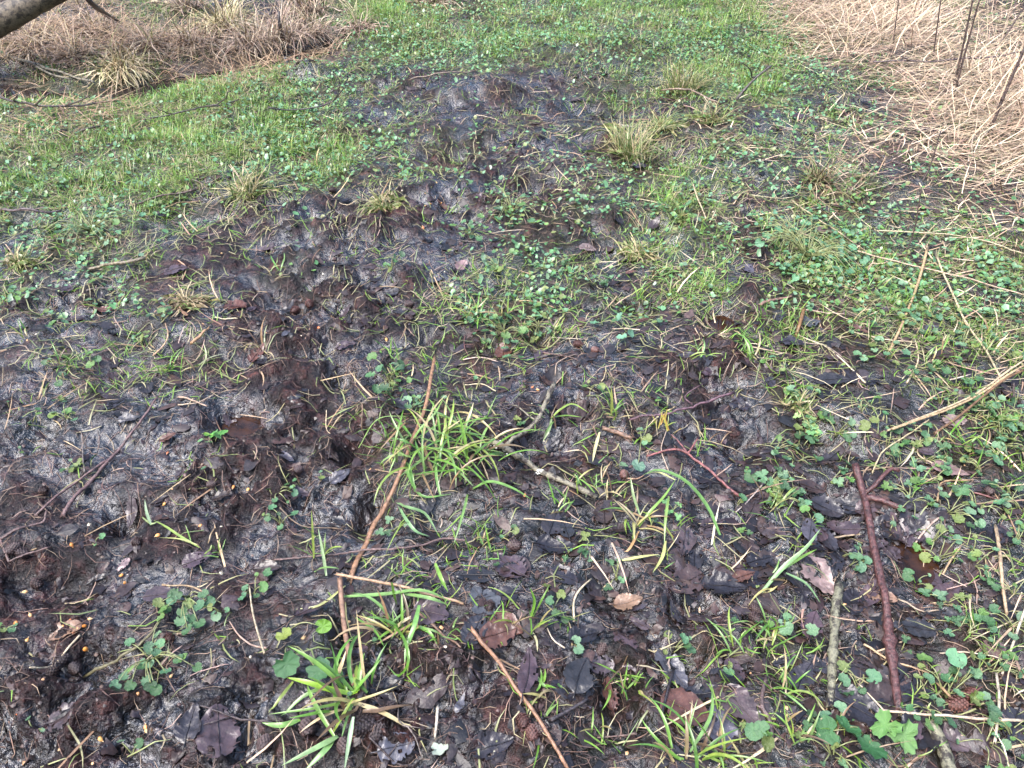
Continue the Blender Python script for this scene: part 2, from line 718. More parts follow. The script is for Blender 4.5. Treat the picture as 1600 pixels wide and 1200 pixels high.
# ================================================================== SETTING
def build_ground():
    rows = []
    v = 1420.0
    while v > -60:
        d = ray(800, v)
        rows.append(float(-CAM_H / d[2] * d[1]))
        v -= 3.0
    rows = [-40, -15, -6, -3, -1.6, -.8, -.35, -.1, .05, .15] + [y for y in rows if y > .2]
    y = rows[-1]
    st = .05
    while y < 120:
        y += st
        st *= 1.16
        rows.append(y)
    ys = np.array(sorted(rows))
    s = list(np.arange(-.80, .8001, 3.0 / FPX))
    e, st = .8, .01
    while e < 40:
        e += st
        st *= 1.28
        s = [-e] + s + [e]
    s = np.array(s)
    zd = np.maximum(ys * CP + CAM_H * SP, .8)
    X = s[None] * zd[:, None]
    Y = np.repeat(ys[:, None], len(s), 1)
    x, y = X.ravel(), Y.ravel()
    Z = height(x, y)
    ny, nx = X.shape
    i = np.arange((ny - 1) * nx).reshape(ny - 1, nx)[:, :-1].ravel()
    quads = np.stack([i, i + 1, i + 1 + nx, i + nx], 1)
    g = np.clip(cover('grass', x, y) * 1.25 + cover('ivy', x, y) * .7 - .12 + .25 * gnoise(x * 11, y * 11, 21), 0, .9)
    st_ = np.clip(cover('straw', x, y) * 1.3 - .45 + .2 * gnoise(x * 9, y * 9, 22), 0, .8)
    g *= 1 - .75 * np.clip((project(x, y)[1] - 330) / 250, 0, 1)
    rel = Z - height_large(x, y)
    wet = np.clip(.62 - rel / .022 + .9 * gnoise(x * 3.4, y * 3.4, 23) + .5 * gnoise(x * 13, y * 13, 24), 0, 1)
    tint = np.stack([g, st_, wet], 1)
    me = mesh_tris('muddy_ground', np.stack([x, y, Z], 1), quads, MUD, tint, attr='growth')
    return structure(link('muddy_ground', me))


build_ground()


def puddle(u, v, rx, ry, dz, label):
    c = flat(u, v)
    z = float(height(c[0], c[1])) + dz
    n = 40
    a = np.linspace(0, 2 * np.pi, n, endpoint=False)
    k = 1 + .12 * np.sin(a * 3 + u) + .08 * np.sin(a * 5 + v)
    V = np.stack([c[0] + rx * k * np.cos(a), c[1] + ry * k * np.sin(a), np.full(n, z)], 1)
    V = np.vstack([V, [c[0], c[1], z]])
    T = [(n, i, (i + 1) % n) for i in range(n)]
    o = structure(link('puddle', mesh_tris('puddle', V, T, WATER, smooth=False)))
    o['label'] = label


puddle(366, 650, .050, .046, .026, 'small brown puddle in a deep hoof-print in bare mud')
puddle(1130, 507, .060, .055, .015, 'reddish brown puddle among dark leaves beyond the centre')
puddle(1440, 855, .060, .070, .016, 'brown puddle beside the forked reddish stick')

# water lying in the ditch
dv, dt = [], []
seg = smooth_path(np.c_[DITCH, np.zeros(len(DITCH))], 40)
zl = np.array([height_large(p[0], p[1]) for p in seg])
for i, p in enumerate(seg):
    tn = seg[min(i + 1, 39)] - seg[max(i - 1, 0)]
    sd = np.array([-tn[1], tn[0], 0]) / (np.linalg.norm(tn) + 1e-9)
    for w in (-.16, .16):
        q = p + sd * w
        dv.append((q[0], q[1], float(np.median(zl)) + .012))
for i in range(39):
    dt += [(2 * i, 2 * i + 2, 2 * i + 3), (2 * i, 2 * i + 3, 2 * i + 1)]
structure(link('ditch_water', mesh_tris('ditch_water', dv, dt, DITCHW, smooth=False)))

# ------------------------------------------------------------------ what nobody could count
GRASS_C = [(.135, .250, .030), (.165, .280, .042), (.090, .185, .022), (.210, .285, .060), (.105, .215, .045)]
DULL_C = [(.25, .25, .105), (.32, .29, .15), (.18, .21, .075), (.40, .34, .20), (.16, .19, .08)]
STRAW_C = [(.50, .40, .28), (.60, .49, .36), (.40, .30, .21), (.66, .56, .44), (.46, .34, .26), (.30, .21, .16)]
FIBRE_C = [(.105, .062, .046), (.16, .10, .07), (.07, .042, .034), (.24, .17, .115), (.045, .028, .025)]
IVY_C = [(.085, .190, .078), (.110, .225, .110), (.062, .145, .050), (.125, .215, .115), (.110, .205, .055), (.15, .18, .06)]
MUDLEAF_C = [(.014, .010, .011), (.024, .015, .015), (.009, .008, .009), (.042, .025, .021), (.028, .021, .022)]


def patch(x, y, sc, seed, lo, hi):
    return np.clip((gnoise(x * sc, y * sc, seed) - lo) / (hi - lo), 0, 1)


def build_grass():
    x, y = scatter(82000)
    g = cover('grass', x, y)
    near = np.clip((project(x, y)[1] - 560) / 120, 0, 1)
    pr = (1 - .74 * near) * g ** 1.7 * 1.35 * (.05 + .75 * patch(x, y, 5, 41, -.25, .35) + .55 * patch(x, y, 16, 42, -.15, .3)) * 1.3
    k = rng.uniform(0, 1, len(x)) < pr
    k &= ditch_dist(x, y) > .09
    x, y, g = x[k], y[k], g[k]
    nb = 9
    n = len(x) * nb
    bx = np.repeat(x, nb) + rng.normal(0, .014, n)
    by = np.repeat(y, nb) + rng.normal(0, .014, n)
    gg = np.repeat(g, nb)
    L = rng.uniform(.014, .052, n) * (.75 + .5 * gg) * np.repeat(rng.uniform(.7, 1.4, len(x)), nb)
    W = rng.uniform(.0014, .0030, n)
    base = np.stack([bx, by, height(bx, by) - .003], 1)
    tint = pick(GRASS_C, n)
    dry = rng.uniform(0, 1, n) < .10 + .30 * patch(bx, by, 3, 55, -.1, .4)
    tint[dry] = pick(DULL_C, n)[dry]
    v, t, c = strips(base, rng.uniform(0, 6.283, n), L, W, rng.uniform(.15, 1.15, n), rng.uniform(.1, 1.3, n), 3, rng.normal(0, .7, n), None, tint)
    stuff(link('short_grass', mesh_tris('short_grass', v, t, GREEN, c)))


def build_trampled():
    x, y = scatter(330000)
    near = np.clip((project(x, y)[1] - 520) / 150, 0, 1)
    g = (1 - .55 * near) * (.06 + .12 * (1 - near) + 1.3 * cover('grass', x, y) ** 1.5 + .9 * cover('ivy', x, y) ** 1.5 + .5 * cover('straw', x, y))
    k = rng.uniform(0, 1, len(x)) < g * (.08 + .55 * patch(x, y, 5, 43, -.2, .4))
    k &= ditch_dist(x, y) > .12
    x, y = x[k], y[k]
    n = len(x)
    base = np.stack([x, y, np.zeros(n)], 1)
    v, t, c = strips(base, rng.uniform(0, 6.283, n), rng.uniform(.02, .075, n), rng.uniform(.0013, .0032, n), np.full(n, 1.45), rng.normal(.1, .12, n), 3,
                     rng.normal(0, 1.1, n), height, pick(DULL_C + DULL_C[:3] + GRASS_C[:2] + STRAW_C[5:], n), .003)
    stuff(link('trampled_grass', mesh_tris('trampled_grass', v, t, GREEN, c)))


def build_fibres():
    x, y = scatter(76000, y1=4.4)
    k = rng.uniform(0, 1, len(x)) < .25 + .75 * patch(x, y, 4, 45, -.3, .4)
    x, y = x[k], y[k]
    n = len(x)
    base = np.stack([x, y, np.zeros(n)], 1)
    v, t, c = strips(base, rng.uniform(0, 6.283, n), rng.uniform(.015, .06, n), rng.uniform(.0006, .0016, n), np.full(n, 1.5), rng.normal(.03, .1, n), 3,
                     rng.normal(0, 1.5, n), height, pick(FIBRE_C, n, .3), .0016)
    stuff(link('root_fibres', mesh_tris('root_fibres', v, t, DRY, c)))


def build_straw():
    x, y = scatter(210000, y1=6.4)
    s = cover('straw', x, y)
    k = rng.uniform(0, 1, len(x)) < np.where(s > .35, s ** 1.7 * .62, s * .07 + 1.5 * s ** 2.6 * (x > .4) * patch(x, y, 3, 58, -.25, .35))
    k &= ditch_dist(x, y) > .04
    x, y, s = x[k], y[k], s[k]
    n = len(x)
    deep = np.clip((s - .40) * 2.0, 0, 1)
    left = x < 0
    L = rng.uniform(.05, .13, n) + deep * rng.uniform(.03, .34, n)
    base = np.stack([x, y, height(x, y) + deep * rng.uniform(0, .055, n)], 1)
    phi = np.where(left, rng.uniform(0, 6.283, n), rng.normal(.45, .75, n) + math.pi * rng.integers(0, 2, n))
    up = rng.uniform(0, 1, n) < np.where(left, .25, .10) * deep
    th = np.where(up, rng.uniform(.35, 1.2, n), rng.uniform(1.25, 1.55, n))
    tint = pick(STRAW_C, n, .22)
    tint[left] *= np.array([.68, .62, .55])
    tint *= np.array([.88, .835, .755])
    wet = rng.uniform(0, 1, n) < .22
    tint[wet] *= .6
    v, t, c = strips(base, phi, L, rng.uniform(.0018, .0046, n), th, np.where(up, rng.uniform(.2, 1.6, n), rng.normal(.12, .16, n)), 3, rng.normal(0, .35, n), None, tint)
    stuff(link('dry_grass_litter', mesh_tris('dry_grass_litter', v, t, DRY, c)))


def build_ivy_carpet():
    x, y = scatter(330000, y0=1.35)
    u, vv = project(x, y)
    s = cover('ivy', x, y)
    k = rng.uniform(0, 1, len(x)) < s ** 1.6 * 2.1 * (.12 + 1.0 * patch(x, y, 9, 47, -.15, .35) + .4 * patch(x, y, 2.5, 48, -.3, .3))
    k &= (vv < 500) & (ditch_dist(x, y) > .12)
    x, y, s = x[k], y[k], s[k]
    n = len(x)
    M = 6
    a = np.linspace(0, 2 * np.pi, M, endpoint=False)
    rad = rng.uniform(.0032, .0075, n) * rng.uniform(.7, 1.25, n)
    z = height(x, y) + rng.uniform(.002, .022, n)
    tilt = rng.normal(0, .38, (n, 2))
    V = np.empty((n, M + 1, 3))
    for j in range(M):
        r_ = rad * (1 + .12 * rng.uniform(-1, 1, n)) * (.55 if j == 0 else 1)
        dx, dy = r_ * np.cos(a[j]), r_ * np.sin(a[j])
        V[:, j] = np.stack([x + dx, y + dy, z + dx * tilt[:, 0] + dy * tilt[:, 1] + rad * .15], 1)
    V[:, M] = np.stack([x, y, z - rad * .1], 1)
    rot = rng.uniform(0, 6.283, n)
    cx, sx = np.cos(rot)[:, None], np.sin(rot)[:, None]
    dx, dy = V[..., 0] - x[:, None], V[..., 1] - y[:, None]
    V[..., 0], V[..., 1] = x[:, None] + dx * cx - dy * sx, y[:, None] + dx * sx + dy * cx
    T = np.array([(M, j, (j + 1) % M) for j in range(M)])
    tris = (np.arange(n)[:, None, None] * (M + 1) + T[None]).reshape(-1, 3)
    c = np.repeat(pick(IVY_C, n, .25)[:, None], M + 1, 1).reshape(-1, 3)
    stuff(link('ground_ivy_carpet', mesh_tris('ground_ivy_carpet', V.reshape(-1, 3), tris, LEAF, c)))


def build_litter():
    """torn scraps of black leaf trodden into the mud"""
    x, y = scatter(62000, y1=4.2)
    big = rng.uniform(0, 1, len(x)) < .16
    u, vv = project(x, y)
    dens = np.clip(.24 + .35 * (vv > 450) + .40 * (vv > 780) * (u > 700) + .25 * (u > 900) * (vv > 550), 0, 1.2) * np.where((u < 520) & (vv > 300), .4, 1)
    k = rng.uniform(0, 1, len(x)) < dens * (.25 + patch(x, y, 4, 49, -.3, .35))
    k |= big & (rng.uniform(0, 1, len(x)) < .05 * (vv > 560) + .85 * (vv > 740) * (u > 640) + .45 * (u > 950) * (vv > 500))
    x, y, big = x[k], y[k], big[k]
    n = len(x)
    M = 10
    a = np.linspace(0, 2 * np.pi, M, endpoint=False)
    rad = np.where(big, rng.uniform(.011, .024, n), rng.uniform(.003, .012, n))
    el = rng.uniform(.40, .85, n)
    pt = rng.uniform(.2, .75, n)
    rot = rng.uniform(0, 6.283, n)
    tilt = rng.normal(0, .30, (n, 2)) * np.where(big, .5, 1)[:, None]
    zc = height_soft(x, y)
    V = np.empty((n, M + 1, 3))
    for j in range(M):
        r_ = rad * np.where(big, rng.uniform(.68, 1.12, n), rng.uniform(.35, 1.2, n))
        ax, ay = r_ * np.cos(a[j]), r_ * el * np.sin(a[j]) * (1 - pt * abs(math.cos(a[j])))
        dx, dy = ax * np.cos(rot) - ay * np.sin(rot), ax * np.sin(rot) + ay * np.cos(rot)
        zz = np.where(big, .6, .85) * height(x + dx, y + dy) + np.where(big, .4, .15) * zc + dx * tilt[:, 0] + dy * tilt[:, 1] + .0014 + rng.uniform(0, .0026, n)
        V[:, j] = np.stack([x + dx, y + dy, zz], 1)
    V[:, M] = np.stack([x, y, zc * .4 + .6 * height(x, y) + .004], 1)
    T = np.array([(M, j, (j + 1) % M) for j in range(M)])
    tris = (np.arange(n)[:, None, None] * (M + 1) + T[None]).reshape(-1, 3)
    c = np.repeat(pick(MUDLEAF_C, n, .3)[:, None], M + 1, 1).reshape(-1, 3)
    stuff(link('leaf_litter', mesh_tris('leaf_litter', V.reshape(-1, 3), tris, LITTER, c, smooth=False)))


def build_crumbs():
    x, y = scatter(60000, y1=4.4)
    k = rng.uniform(0, 1, len(x)) < muddy(x, y) * (.15 + .85 * patch(x, y, 3.5, 51, -.2, .4))
    x, y = x[k], y[k]
    n = len(x)
    oct_v = np.array([(1, 0, 0), (.4, .9, 0), (-.7, .7, 0), (-.9, -.5, 0), (.3, -1, 0), (.2, .1, .8), (-.3, -.1, .6)])
    T = np.array([(0, 1, 5), (1, 2, 5), (2, 6, 5), (2, 3, 6), (3, 4, 6), (4, 5, 6), (4, 0, 5)])
    rad = rng.uniform(.0014, .0046, n) * rng.uniform(.6, 1.3, n)
    V = oct_v[None] * rad[:, None, None] * rng.uniform(.7, 1.3, (n, 7, 3))
    rot = rng.uniform(0, 6.283, n)
    c_, s_ = np.cos(rot)[:, None], np.sin(rot)[:, None]
    vx, vy = V[..., 0] * c_ - V[..., 1] * s_, V[..., 0] * s_ + V[..., 1] * c_
    V = np.stack([vx + x[:, None], vy + y[:, None], V[..., 2] + (height(x, y) - .001)[:, None]], -1)
    tris = (np.arange(n)[:, None, None] * 7 + T[None]).reshape(-1, 3)
    cc = pick([(.028, .019, .017), (.050, .032, .027), (.018, .014, .014), (.075, .048, .038)], n, .3)
    few = rng.uniform(0, 1, n) < .03
    cc[few] = pick([(.40, .36, .27), (.46, .28, .13)], n, .2)[few]
    cc = np.repeat(cc[:, None], 7, 1).reshape(-1, 3)
    stuff(link('soil_crumbs', mesh_tris('soil_crumbs', V.reshape(-1, 3), tris, LITTER, cc)))


build_grass()
build_trampled()
build_fibres()
build_straw()
build_ivy_carpet()
build_litter()
build_crumbs()



def build_added_wood():
    """ring of bare alders added out of view to darken reflections in the mud"""
    parts, n = [], 190
    a = rng.uniform(0, 2 * np.pi, n)
    d = rng.uniform(8.0, 17.0, n)
    cx, cy = d * np.cos(a), 2.0 + d * np.sin(a)
    cz = height_large(cx, cy)
    H = rng.uniform(9.0, 15.0, n)
    for i in range(n):
        top = np.array([cx[i] + rng.normal(0, .6), cy[i] + rng.normal(0, .6), cz[i] + H[i]])
        base = np.array([cx[i], cy[i], cz[i] - .2])
        mid = (base + top) / 2 + np.array([rng.normal(0, .2), rng.normal(0, .2), 0])
        r0 = rng.uniform(.09, .20)
        P = smooth_path([base, mid, top], 8)
        v, t = tube(P, np.linspace(r0, r0 * .12, 8), 6, .08)
        parts.append((v, t, np.tile(pick([(.055, .045, .036), (.075, .065, .05), (.04, .033, .028)], 1), (len(v), 1))))
        m = 90
        f = rng.uniform(.12, 1, m)
        q = P[np.minimum((f * 7).astype(int), 6)]
        q = q + (P[np.minimum((f * 7).astype(int) + 1, 7)] - q) * ((f * 7) % 1)[:, None]
        v, t, c = strips(q, rng.uniform(0, 6.283, m), (1.15 - f) * rng.uniform(.7, 2.6, m) + .3, rng.uniform(.015, .06, m), rng.uniform(.5, 1.3, m), rng.normal(0, .5, m), 3, rng.normal(0, .5, m), None, pick([(.05, .04, .034), (.07, .052, .042)], m))
        parts.append((v, t, c))
    m = 6500  # added undergrowth, unseen, blocks the low sky from the far mud
    aa, dd = rng.uniform(0, 6.283, m), rng.uniform(7.6, 12, m)
    q = np.stack([dd * np.cos(aa), 2 + dd * np.sin(aa), height_large(dd * np.cos(aa), 2 + dd * np.sin(aa))], 1)
    parts.append(strips(q, rng.uniform(0, 6.283, m), rng.uniform(.8, 4.6, m), rng.uniform(.02, .07, m), rng.uniform(0, .4, m), rng.uniform(0, 1.3, m), 3, None, None, pick([(.06, .05, .035), (.09, .075, .045), (.05, .06, .025)], m)))
    v, t, c = join(parts)
    stuff(link('added_wood_ring', mesh_tris('added_wood_ring', v, t, DRY, c)))


build_added_wood()

# ================================================================== BRANCHES, STEMS, TWIGS
def path_px(pts, n, lift=.0, follow='top', step=None):
    """photo pixels -> a smooth path lying on the ground; optional third value lifts the point"""
    P = []
    for q in pts:
        P.append(gp(q[0], q[1], lift + (q[2] if len(q) > 2 else 0)))
    P = smooth_path(P, n)
    return P


def settle(P, rad, stiff=.6):
    """let a stiff stem rest on the bumps under it"""
    g = height_top(P[:, 0], P[:, 1])
    k = max(3, int(len(P) * .45)) | 1
    pad = np.pad(g, k // 2, mode='edge')
    sm = np.convolve(pad, np.ones(k) / k, 'valid')
    lift = np.maximum(P[:, 2] - height_soft(P[:, 0], P[:, 1]), 0)
    P = P.copy()
    P[:, 2] = stiff * np.maximum(sm, g - 1.6 * rad) + (1 - stiff) * g + rad * .45 + lift
    return P


def laid(pts, n, lift, rad, stiff):
    P = settle(path_px(pts, n, lift), rad, stiff)
    zi = np.interp(np.linspace(0, 1, len(pts)), np.linspace(0, 1, n), P[:, 2])
    Q = []
    for q, z in zip(pts, zi):
        x, y = flat(q[0], q[1], z)
        Q.append((x, y, z))
    Q = smooth_path(Q, n)
    Q[:, 2] = np.maximum(P[:, 2], height_soft(Q[:, 0], Q[:, 1]) + rad * .3)
    return Q


def local(V, c):
    return np.asarray(V) - np.asarray(c)


def stick(name, pts, r0, r1, mat, color, n=24, sides=8, rough=.1, branches=(), lift=0, knots=0, flat_z=1.0, jag=.006, part='side_branch', stiff=.85):
    P = laid(pts, n, lift, max(r0, r1), stiff)
    rad = np.linspace(r0, r1, n) * (1 + .10 * gnoise(np.arange(n) * .45, np.full(n, pts[0][0] * .013), 61))
    for _ in range(knots):
        i = rng.integers(1, n - 1)
        rad[i] *= 1.35
    c = P[0]
    V, T = tube(P, rad, sides, rough, flat_z, jag)
    o = link(name, mesh_tris(name, local(V, c), T, mat), color=color, loc=c)
    for (bp, b0, b1) in branches:
        B = laid(bp, 9, lift, max(b0, b1), stiff)
        j = np.argmin(np.linalg.norm(P[:, :2] - B[0][:2], axis=1))
        B[0] = P[j]
        V, T = tube(B, np.linspace(b0, b1, 9), 7, rough, 1, jag * .7)
        link(part, mesh_tris(part, local(V, c), T, mat), o, color)
    return o, P


o, P = stick('forked_stick', [(1337, 728, .012), (1347, 765), (1356, 800), (1364, 850), (1376, 905), (1386, 960), (1391, 1010), (1398, 1060), (1405, 1108)],
             .0064, .0062, BARK_O, (.070, .030, .027), 34, 10, .10,
             [([(1354, 775), (1380, 783), (1412, 796)], .0062, .0050), ([(1358, 768), (1376, 748, .01), (1392, 733, .012), (1404, 735, .012)], .0040, .0036)], knots=4)
unique(o, 'thick forked reddish brown stick lying lengthwise at the right', 'stick')
landmark('the forked reddish stick', 1375, 900)
o, P = stick('birch_stick', [(1311, 914), (1306, 950), (1303, 1000), (1300, 1050), (1297, 1104)], .0072, .0058, BIRCH, None, 26, 10, .10, knots=3)
unique(o, 'pale lichen-covered birch stick with dark bands beside the forked stick', 'stick')
landmark('the pale birch stick', 1303, 1005)
o, P = stick('dry_reed_stem', [(680, 556, .012), (668, 622, .016), (645, 685, .016), (622, 748, .01), (592, 808, .006), (563, 866, .006), (548, 902)],
             .0036, .0046, DRY_O, (.20, .110, .062), 36, 7, .10, flat_z=.5, jag=.014)
unique(o, 'long flattened tan brown reed stem slanting past the big grass tuft', 'stem')
landmark('the long tan reed stem', 622, 745)
o, P = stick('dry_reed_stem', [(531, 905, .012), (537, 970, .012), (545, 1020, .008), (553, 1068)], .0042, .0038, DRY_O, (.18, .105, .068), 22, 7, .08, flat_z=.6)
unique(o, 'brown upright-looking reed stem standing over the wet hollow', 'stem')
landmark('the brown reed stem by the hollow', 541, 985)
o, P = stick('dry_reed_stem', [(527, 897, .014), (585, 908, .012), (640, 919, .008), (722, 942)], .0026, .0022, DRY_O, (.28, .18, .11), 22, 6, .06)
unique(o, 'thin tan stem lying crosswise above the wet hollow', 'stem')
o, P = stick('lichened_branch', [(770, 690), (800, 707), (820, 720), (846, 738), (880, 752), (930, 776)], .0058, .0046, LICHEN, None, 30, 9, .14, knots=5)
unique(o, 'short grey branch with white lichen lying right of the big grass tuft', 'branch')
landmark('the grey lichened branch', 850, 738)
for (u, v, r) in ((776, 694, .0075), (790, 702, .006), (843, 736, .006), (812, 712, .004)):
    p = gp(u, v, .009)
    bits = []
    for _ in range(16):
        q = p + rng.normal(0, r * .55, 3) * np.array([1, 1, .5])
        a = rng.uniform(.0012, .0026)
        d = rng.normal(0, 1, 3)
        d /= np.linalg.norm(d)
        bits.append(tube(np.array([q - d * a, q, q + d * a]), [a * .5, a, a * .4], 5))
    V, T = tubes(bits)
    link('lichen', mesh_tris('lichen', local(V, o.location), T, PALE_O), o, (.52, .52, .45))
o, P = stick('lichened_branch', [(866, 600, .02), (852, 630, .016), (840, 655, .012), (818, 676, .006), (792, 694)], .0048, .0034, LICHEN, None, 22, 8, .2, [([(838, 658, .012), (815, 640, .012), (800, 633, .01)], .002, .0012)], knots=5)
unique(o, 'crusty grey twig leaning upright behind the lichened branch', 'branch')
o, P = stick('purple_twig', [(985, 655), (1030, 648, .008), (1080, 637, .016), (1145, 614, .025)], .0020, .0028, BARK_O, (.085, .045, .055), 20, 6, .06, [([(1085, 636, .016), (1070, 620, .02), (1098, 600, .03)], .0013, .0009)])
unique(o, 'purplish twig slanting over bare mud right of centre', 'twig')
landmark('the purplish slanting twig', 1075, 640)
o, P = stick('broken_twig', [(944, 669), (968, 677), (986, 685)], .0045, .0042, BARK_O, (.15, .09, .06), 10, 7, .1)
unique(o, 'short thick broken brown twig in the grass below the purplish twig', 'twig')
o, P = stick('red_twig', [(1012, 712), (1045, 703, .006), (1070, 706, .01), (1092, 722, .01), (1125, 750, .004), (1155, 775)], .0022, .0026, BARK_O, (.16, .060, .055), 24, 6, .05, [([(1074, 708, .01), (1062, 692, .018), (1050, 680, .02)], .0018, .001), ([(1076, 709, .01), (1090, 685, .025)], .0022, .0012)])
unique(o, 'thin red twig with a knot lying right of the heart-shaped leaf', 'twig')
landmark('the thin red knotted twig', 1085, 720)
o, P = stick('long_twig', [(246, 620, .01), (215, 665, .008), (188, 700, .008), (160, 730, .006), (125, 768, .004), (98, 806)], .0020, .0038, BARK_O, (.115, .068, .062), 34, 7, .07, [([(172, 716, .006), (140, 738, .006), (100, 766, .004), (55, 806)], .0022, .0024)])
unique(o, 'long slender brown twig lying diagonally over the mud at left', 'twig')
landmark('the long diagonal twig', 165, 725)
o, P = stick('long_twig', [(0, 842), (20, 830, .004), (45, 822), (68, 815), (72, 800, .01)], .0026, .0018, BARK_O, (.10, .062, .055), 20, 6, .1, [([(0, 884), (35, 868), (62, 860), (78, 855)], .0020, .0014)])
unique(o, 'forked brown twig lying at the left edge', 'twig')
o, P = stick('long_twig', [(430, 874, .004), (500, 868, .006), (565, 860, .008), (640, 855, .006), (690, 842, .006), (730, 845)], .0018, .0020, BARK_O, (.11, .07, .062), 30, 6, .08)
unique(o, 'thin dark twig lying level under the long tan reed stem', 'twig')
landmark('the thin level twig', 600, 860)
o, P = stick('bent_stem', [(738, 984, .01), (768, 1020, .008), (800, 1066, .006), (838, 1118, .005), (888, 1202)], .0032, .0026, DRY_O, (.21, .115, .068), 26, 6, .08)
unique(o, 'thin light brown stem running down to the lower edge', 'stem')
landmark('the light brown stem at the lower edge', 810, 1085)
o, P = stick('black_stalk', [(1052, 1048), (1044, 1075, .008), (1034, 1118, .012)], .0022, .0018, BARK_O, (.02, .016, .018), 12, 6, .05)
unique(o, 'short black leaf stalk lying on the reddish brown leaf', 'stalk')
o, P = stick('dark_twig', [(862, 1124), (885, 1112, .004), (915, 1094)], .0028, .0026, BARK_O, (.035, .028, .030), 12, 6, .06)
unique(o, 'short charcoal twig lying on rotten black leaves', 'twig')
o, P = stick('dark_twig', [(1197, 1060, .004), (1190, 1100, .004), (1202, 1125), (1206, 1150)], .0030, .0036, BARK_O, (.09, .06, .055), 16, 7, .1, [([(1192, 1108, .004), (1165, 1090, .004), (1150, 1075)], .002, .0012)])
unique(o, 'crooked brown twig at lower right between dark leaves', 'twig')
o, P = stick('mossy_stick', [(1454, 1130), (1470, 1160), (1480, 1190), (1488, 1215)], .0085, .009, BIRCH, None, 14, 9, .16)
unique(o, 'half-buried pale mossy stick at the lower right edge', 'stick')
o, P = stick('pale_branch', [(-8, 80), (45, 97), (75, 108), (105, 116), (146, 128)], .0075, .0045, LICHEN, None, 24, 7, .1, [([(48, 99), (80, 116), (112, 124)], .005, .003)])
unique(o, 'pale forked branch lying over the ditch at upper left', 'branch')
o, P = stick('thorny_branch', [(-6, 150, .03), (30, 160, .03), (55, 164, .04), (90, 166, .03), (130, 165, .02), (170, 158, .02), (190, 158)], .0042, .0024, BARK_O, (.06, .045, .042), 28, 7, .1,
             [([(55, 164, .04), (66, 154, .09), (76, 146, .14)], .004, .002), ([(20, 158, .03), (28, 148, .08)], .004, .002), ([(100, 166, .03), (118, 160, .06), (135, 152, .1)], .003, .002)])
unique(o, 'dark branch with thorny side shoots lying on the grass at left', 'branch')
landmark('the dark thorny branch', 90, 164)
o, P = stick('thorny_branch', [(222, 187, .01), (262, 180, .025), (300, 171, .03), (335, 166, .02), (372, 156, .02)], .0026, .002, BARK_O, (.055, .042, .04), 24, 6, .1, [([(330, 166, .05), (346, 158, .07), (360, 142, .16)], .003, .002), ([(265, 178, .05), (250, 172, .08)], .002, .0015)])
unique(o, 'thin dark branch arching over bright grass at upper left', 'branch')
landmark('the thin arching branch', 300, 172)
o, P = stick('thorny_branch', [(120, 208), (140, 200, .02), (165, 196, .01)], .0045, .0032, BARK_O, (.075, .055, .045), 14, 6, .1)
unique(o, 'short stout branch lying in the grass below the thorny branch', 'branch')
o, P = stick('thorny_branch', [(420, 168, .05), (450, 172, .03), (490, 168, .03), (520, 158, .04), (535, 140, .10)], .0028, .002, BARK_O, (.05, .04, .04), 22, 6, .1, [([(520, 158, .04), (528, 146, .10), (532, 130, .16)], .0025, .0015)])
unique(o, 'thin dark branch with upright tips in grass left of the far mud', 'branch')
landmark('the dark upright-tipped branch', 480, 165)
o, P = stick('pale_twig', [(640, 125, .03), (690, 114, .04), (740, 112, .02)], .003, .002, BARK_O, (.16, .12, .09), 16, 6, .1)
unique(o, 'pale thin twig lying across the far edge of the mud', 'twig')
o, P = stick('thorny_branch', [(1150, 156), (1168, 135, .05), (1185, 118, .09), (1205, 103, .12)], .006, .003, BARK_O, (.06, .05, .045), 16, 6, .1, [([(1175, 124, .07), (1172, 108, .12), (1155, 96, .16)], .003, .0018)])
unique(o, 'dark crooked branch poking up right of the far tussock', 'branch')
landmark('the crooked dark branch', 1178, 125)
o, P = stick('arching_twig', [(1034, 141, .03), (1060, 139, .06), (1085, 143, .05), (1125, 162, .0)], .0035, .0035, BARK_O, (.20, .145, .10), 18, 6, .08)
unique(o, 'pale brown twig arching in front of the far tussock', 'twig')
o, P = stick('long_twig', [(1365, 96, .03), (1420, 95, .05), (1470, 95, .05), (1540, 90, .06), (1602, 82, .08)], .0035, .0035, BARK_O, (.07, .05, .05), 24, 6, .1, [([(1420, 95, .05), (1408, 88, .1)], .003, .002)])
unique(o, 'dark straight twig lying level over the pale straw', 'twig')
landmark('the dark level twig on straw', 1450, 95)
o, P = stick('mossy_twig', [(140, 420), (160, 415, .01), (190, 411, .014), (225, 404, .014)], .0040, .0048, BARK_O, (.16, .13, .085), 16, 7, .12)
unique(o, 'short olive brown twig lying over a mound of trampled grass at left', 'twig')
landmark('the short olive twig', 185, 411)
o, P = stick('muddy_twig', [(0, 327), (45, 327, .01), (95, 329)], .004, .003, BARK_O, (.09, .065, .065), 14, 6, .1)
unique(o, 'straight grey twig lying level at the left edge', 'twig')
o, P = stick('muddy_twig', [(210, 320), (250, 306, .012), (305, 296)], .003, .003, BARK_O, (.09, .06, .05), 14, 6, .1)
unique(o, 'slender brown twig at the edge of the left grass patch', 'twig')
landmark('the slender twig by the left grass', 255, 308)

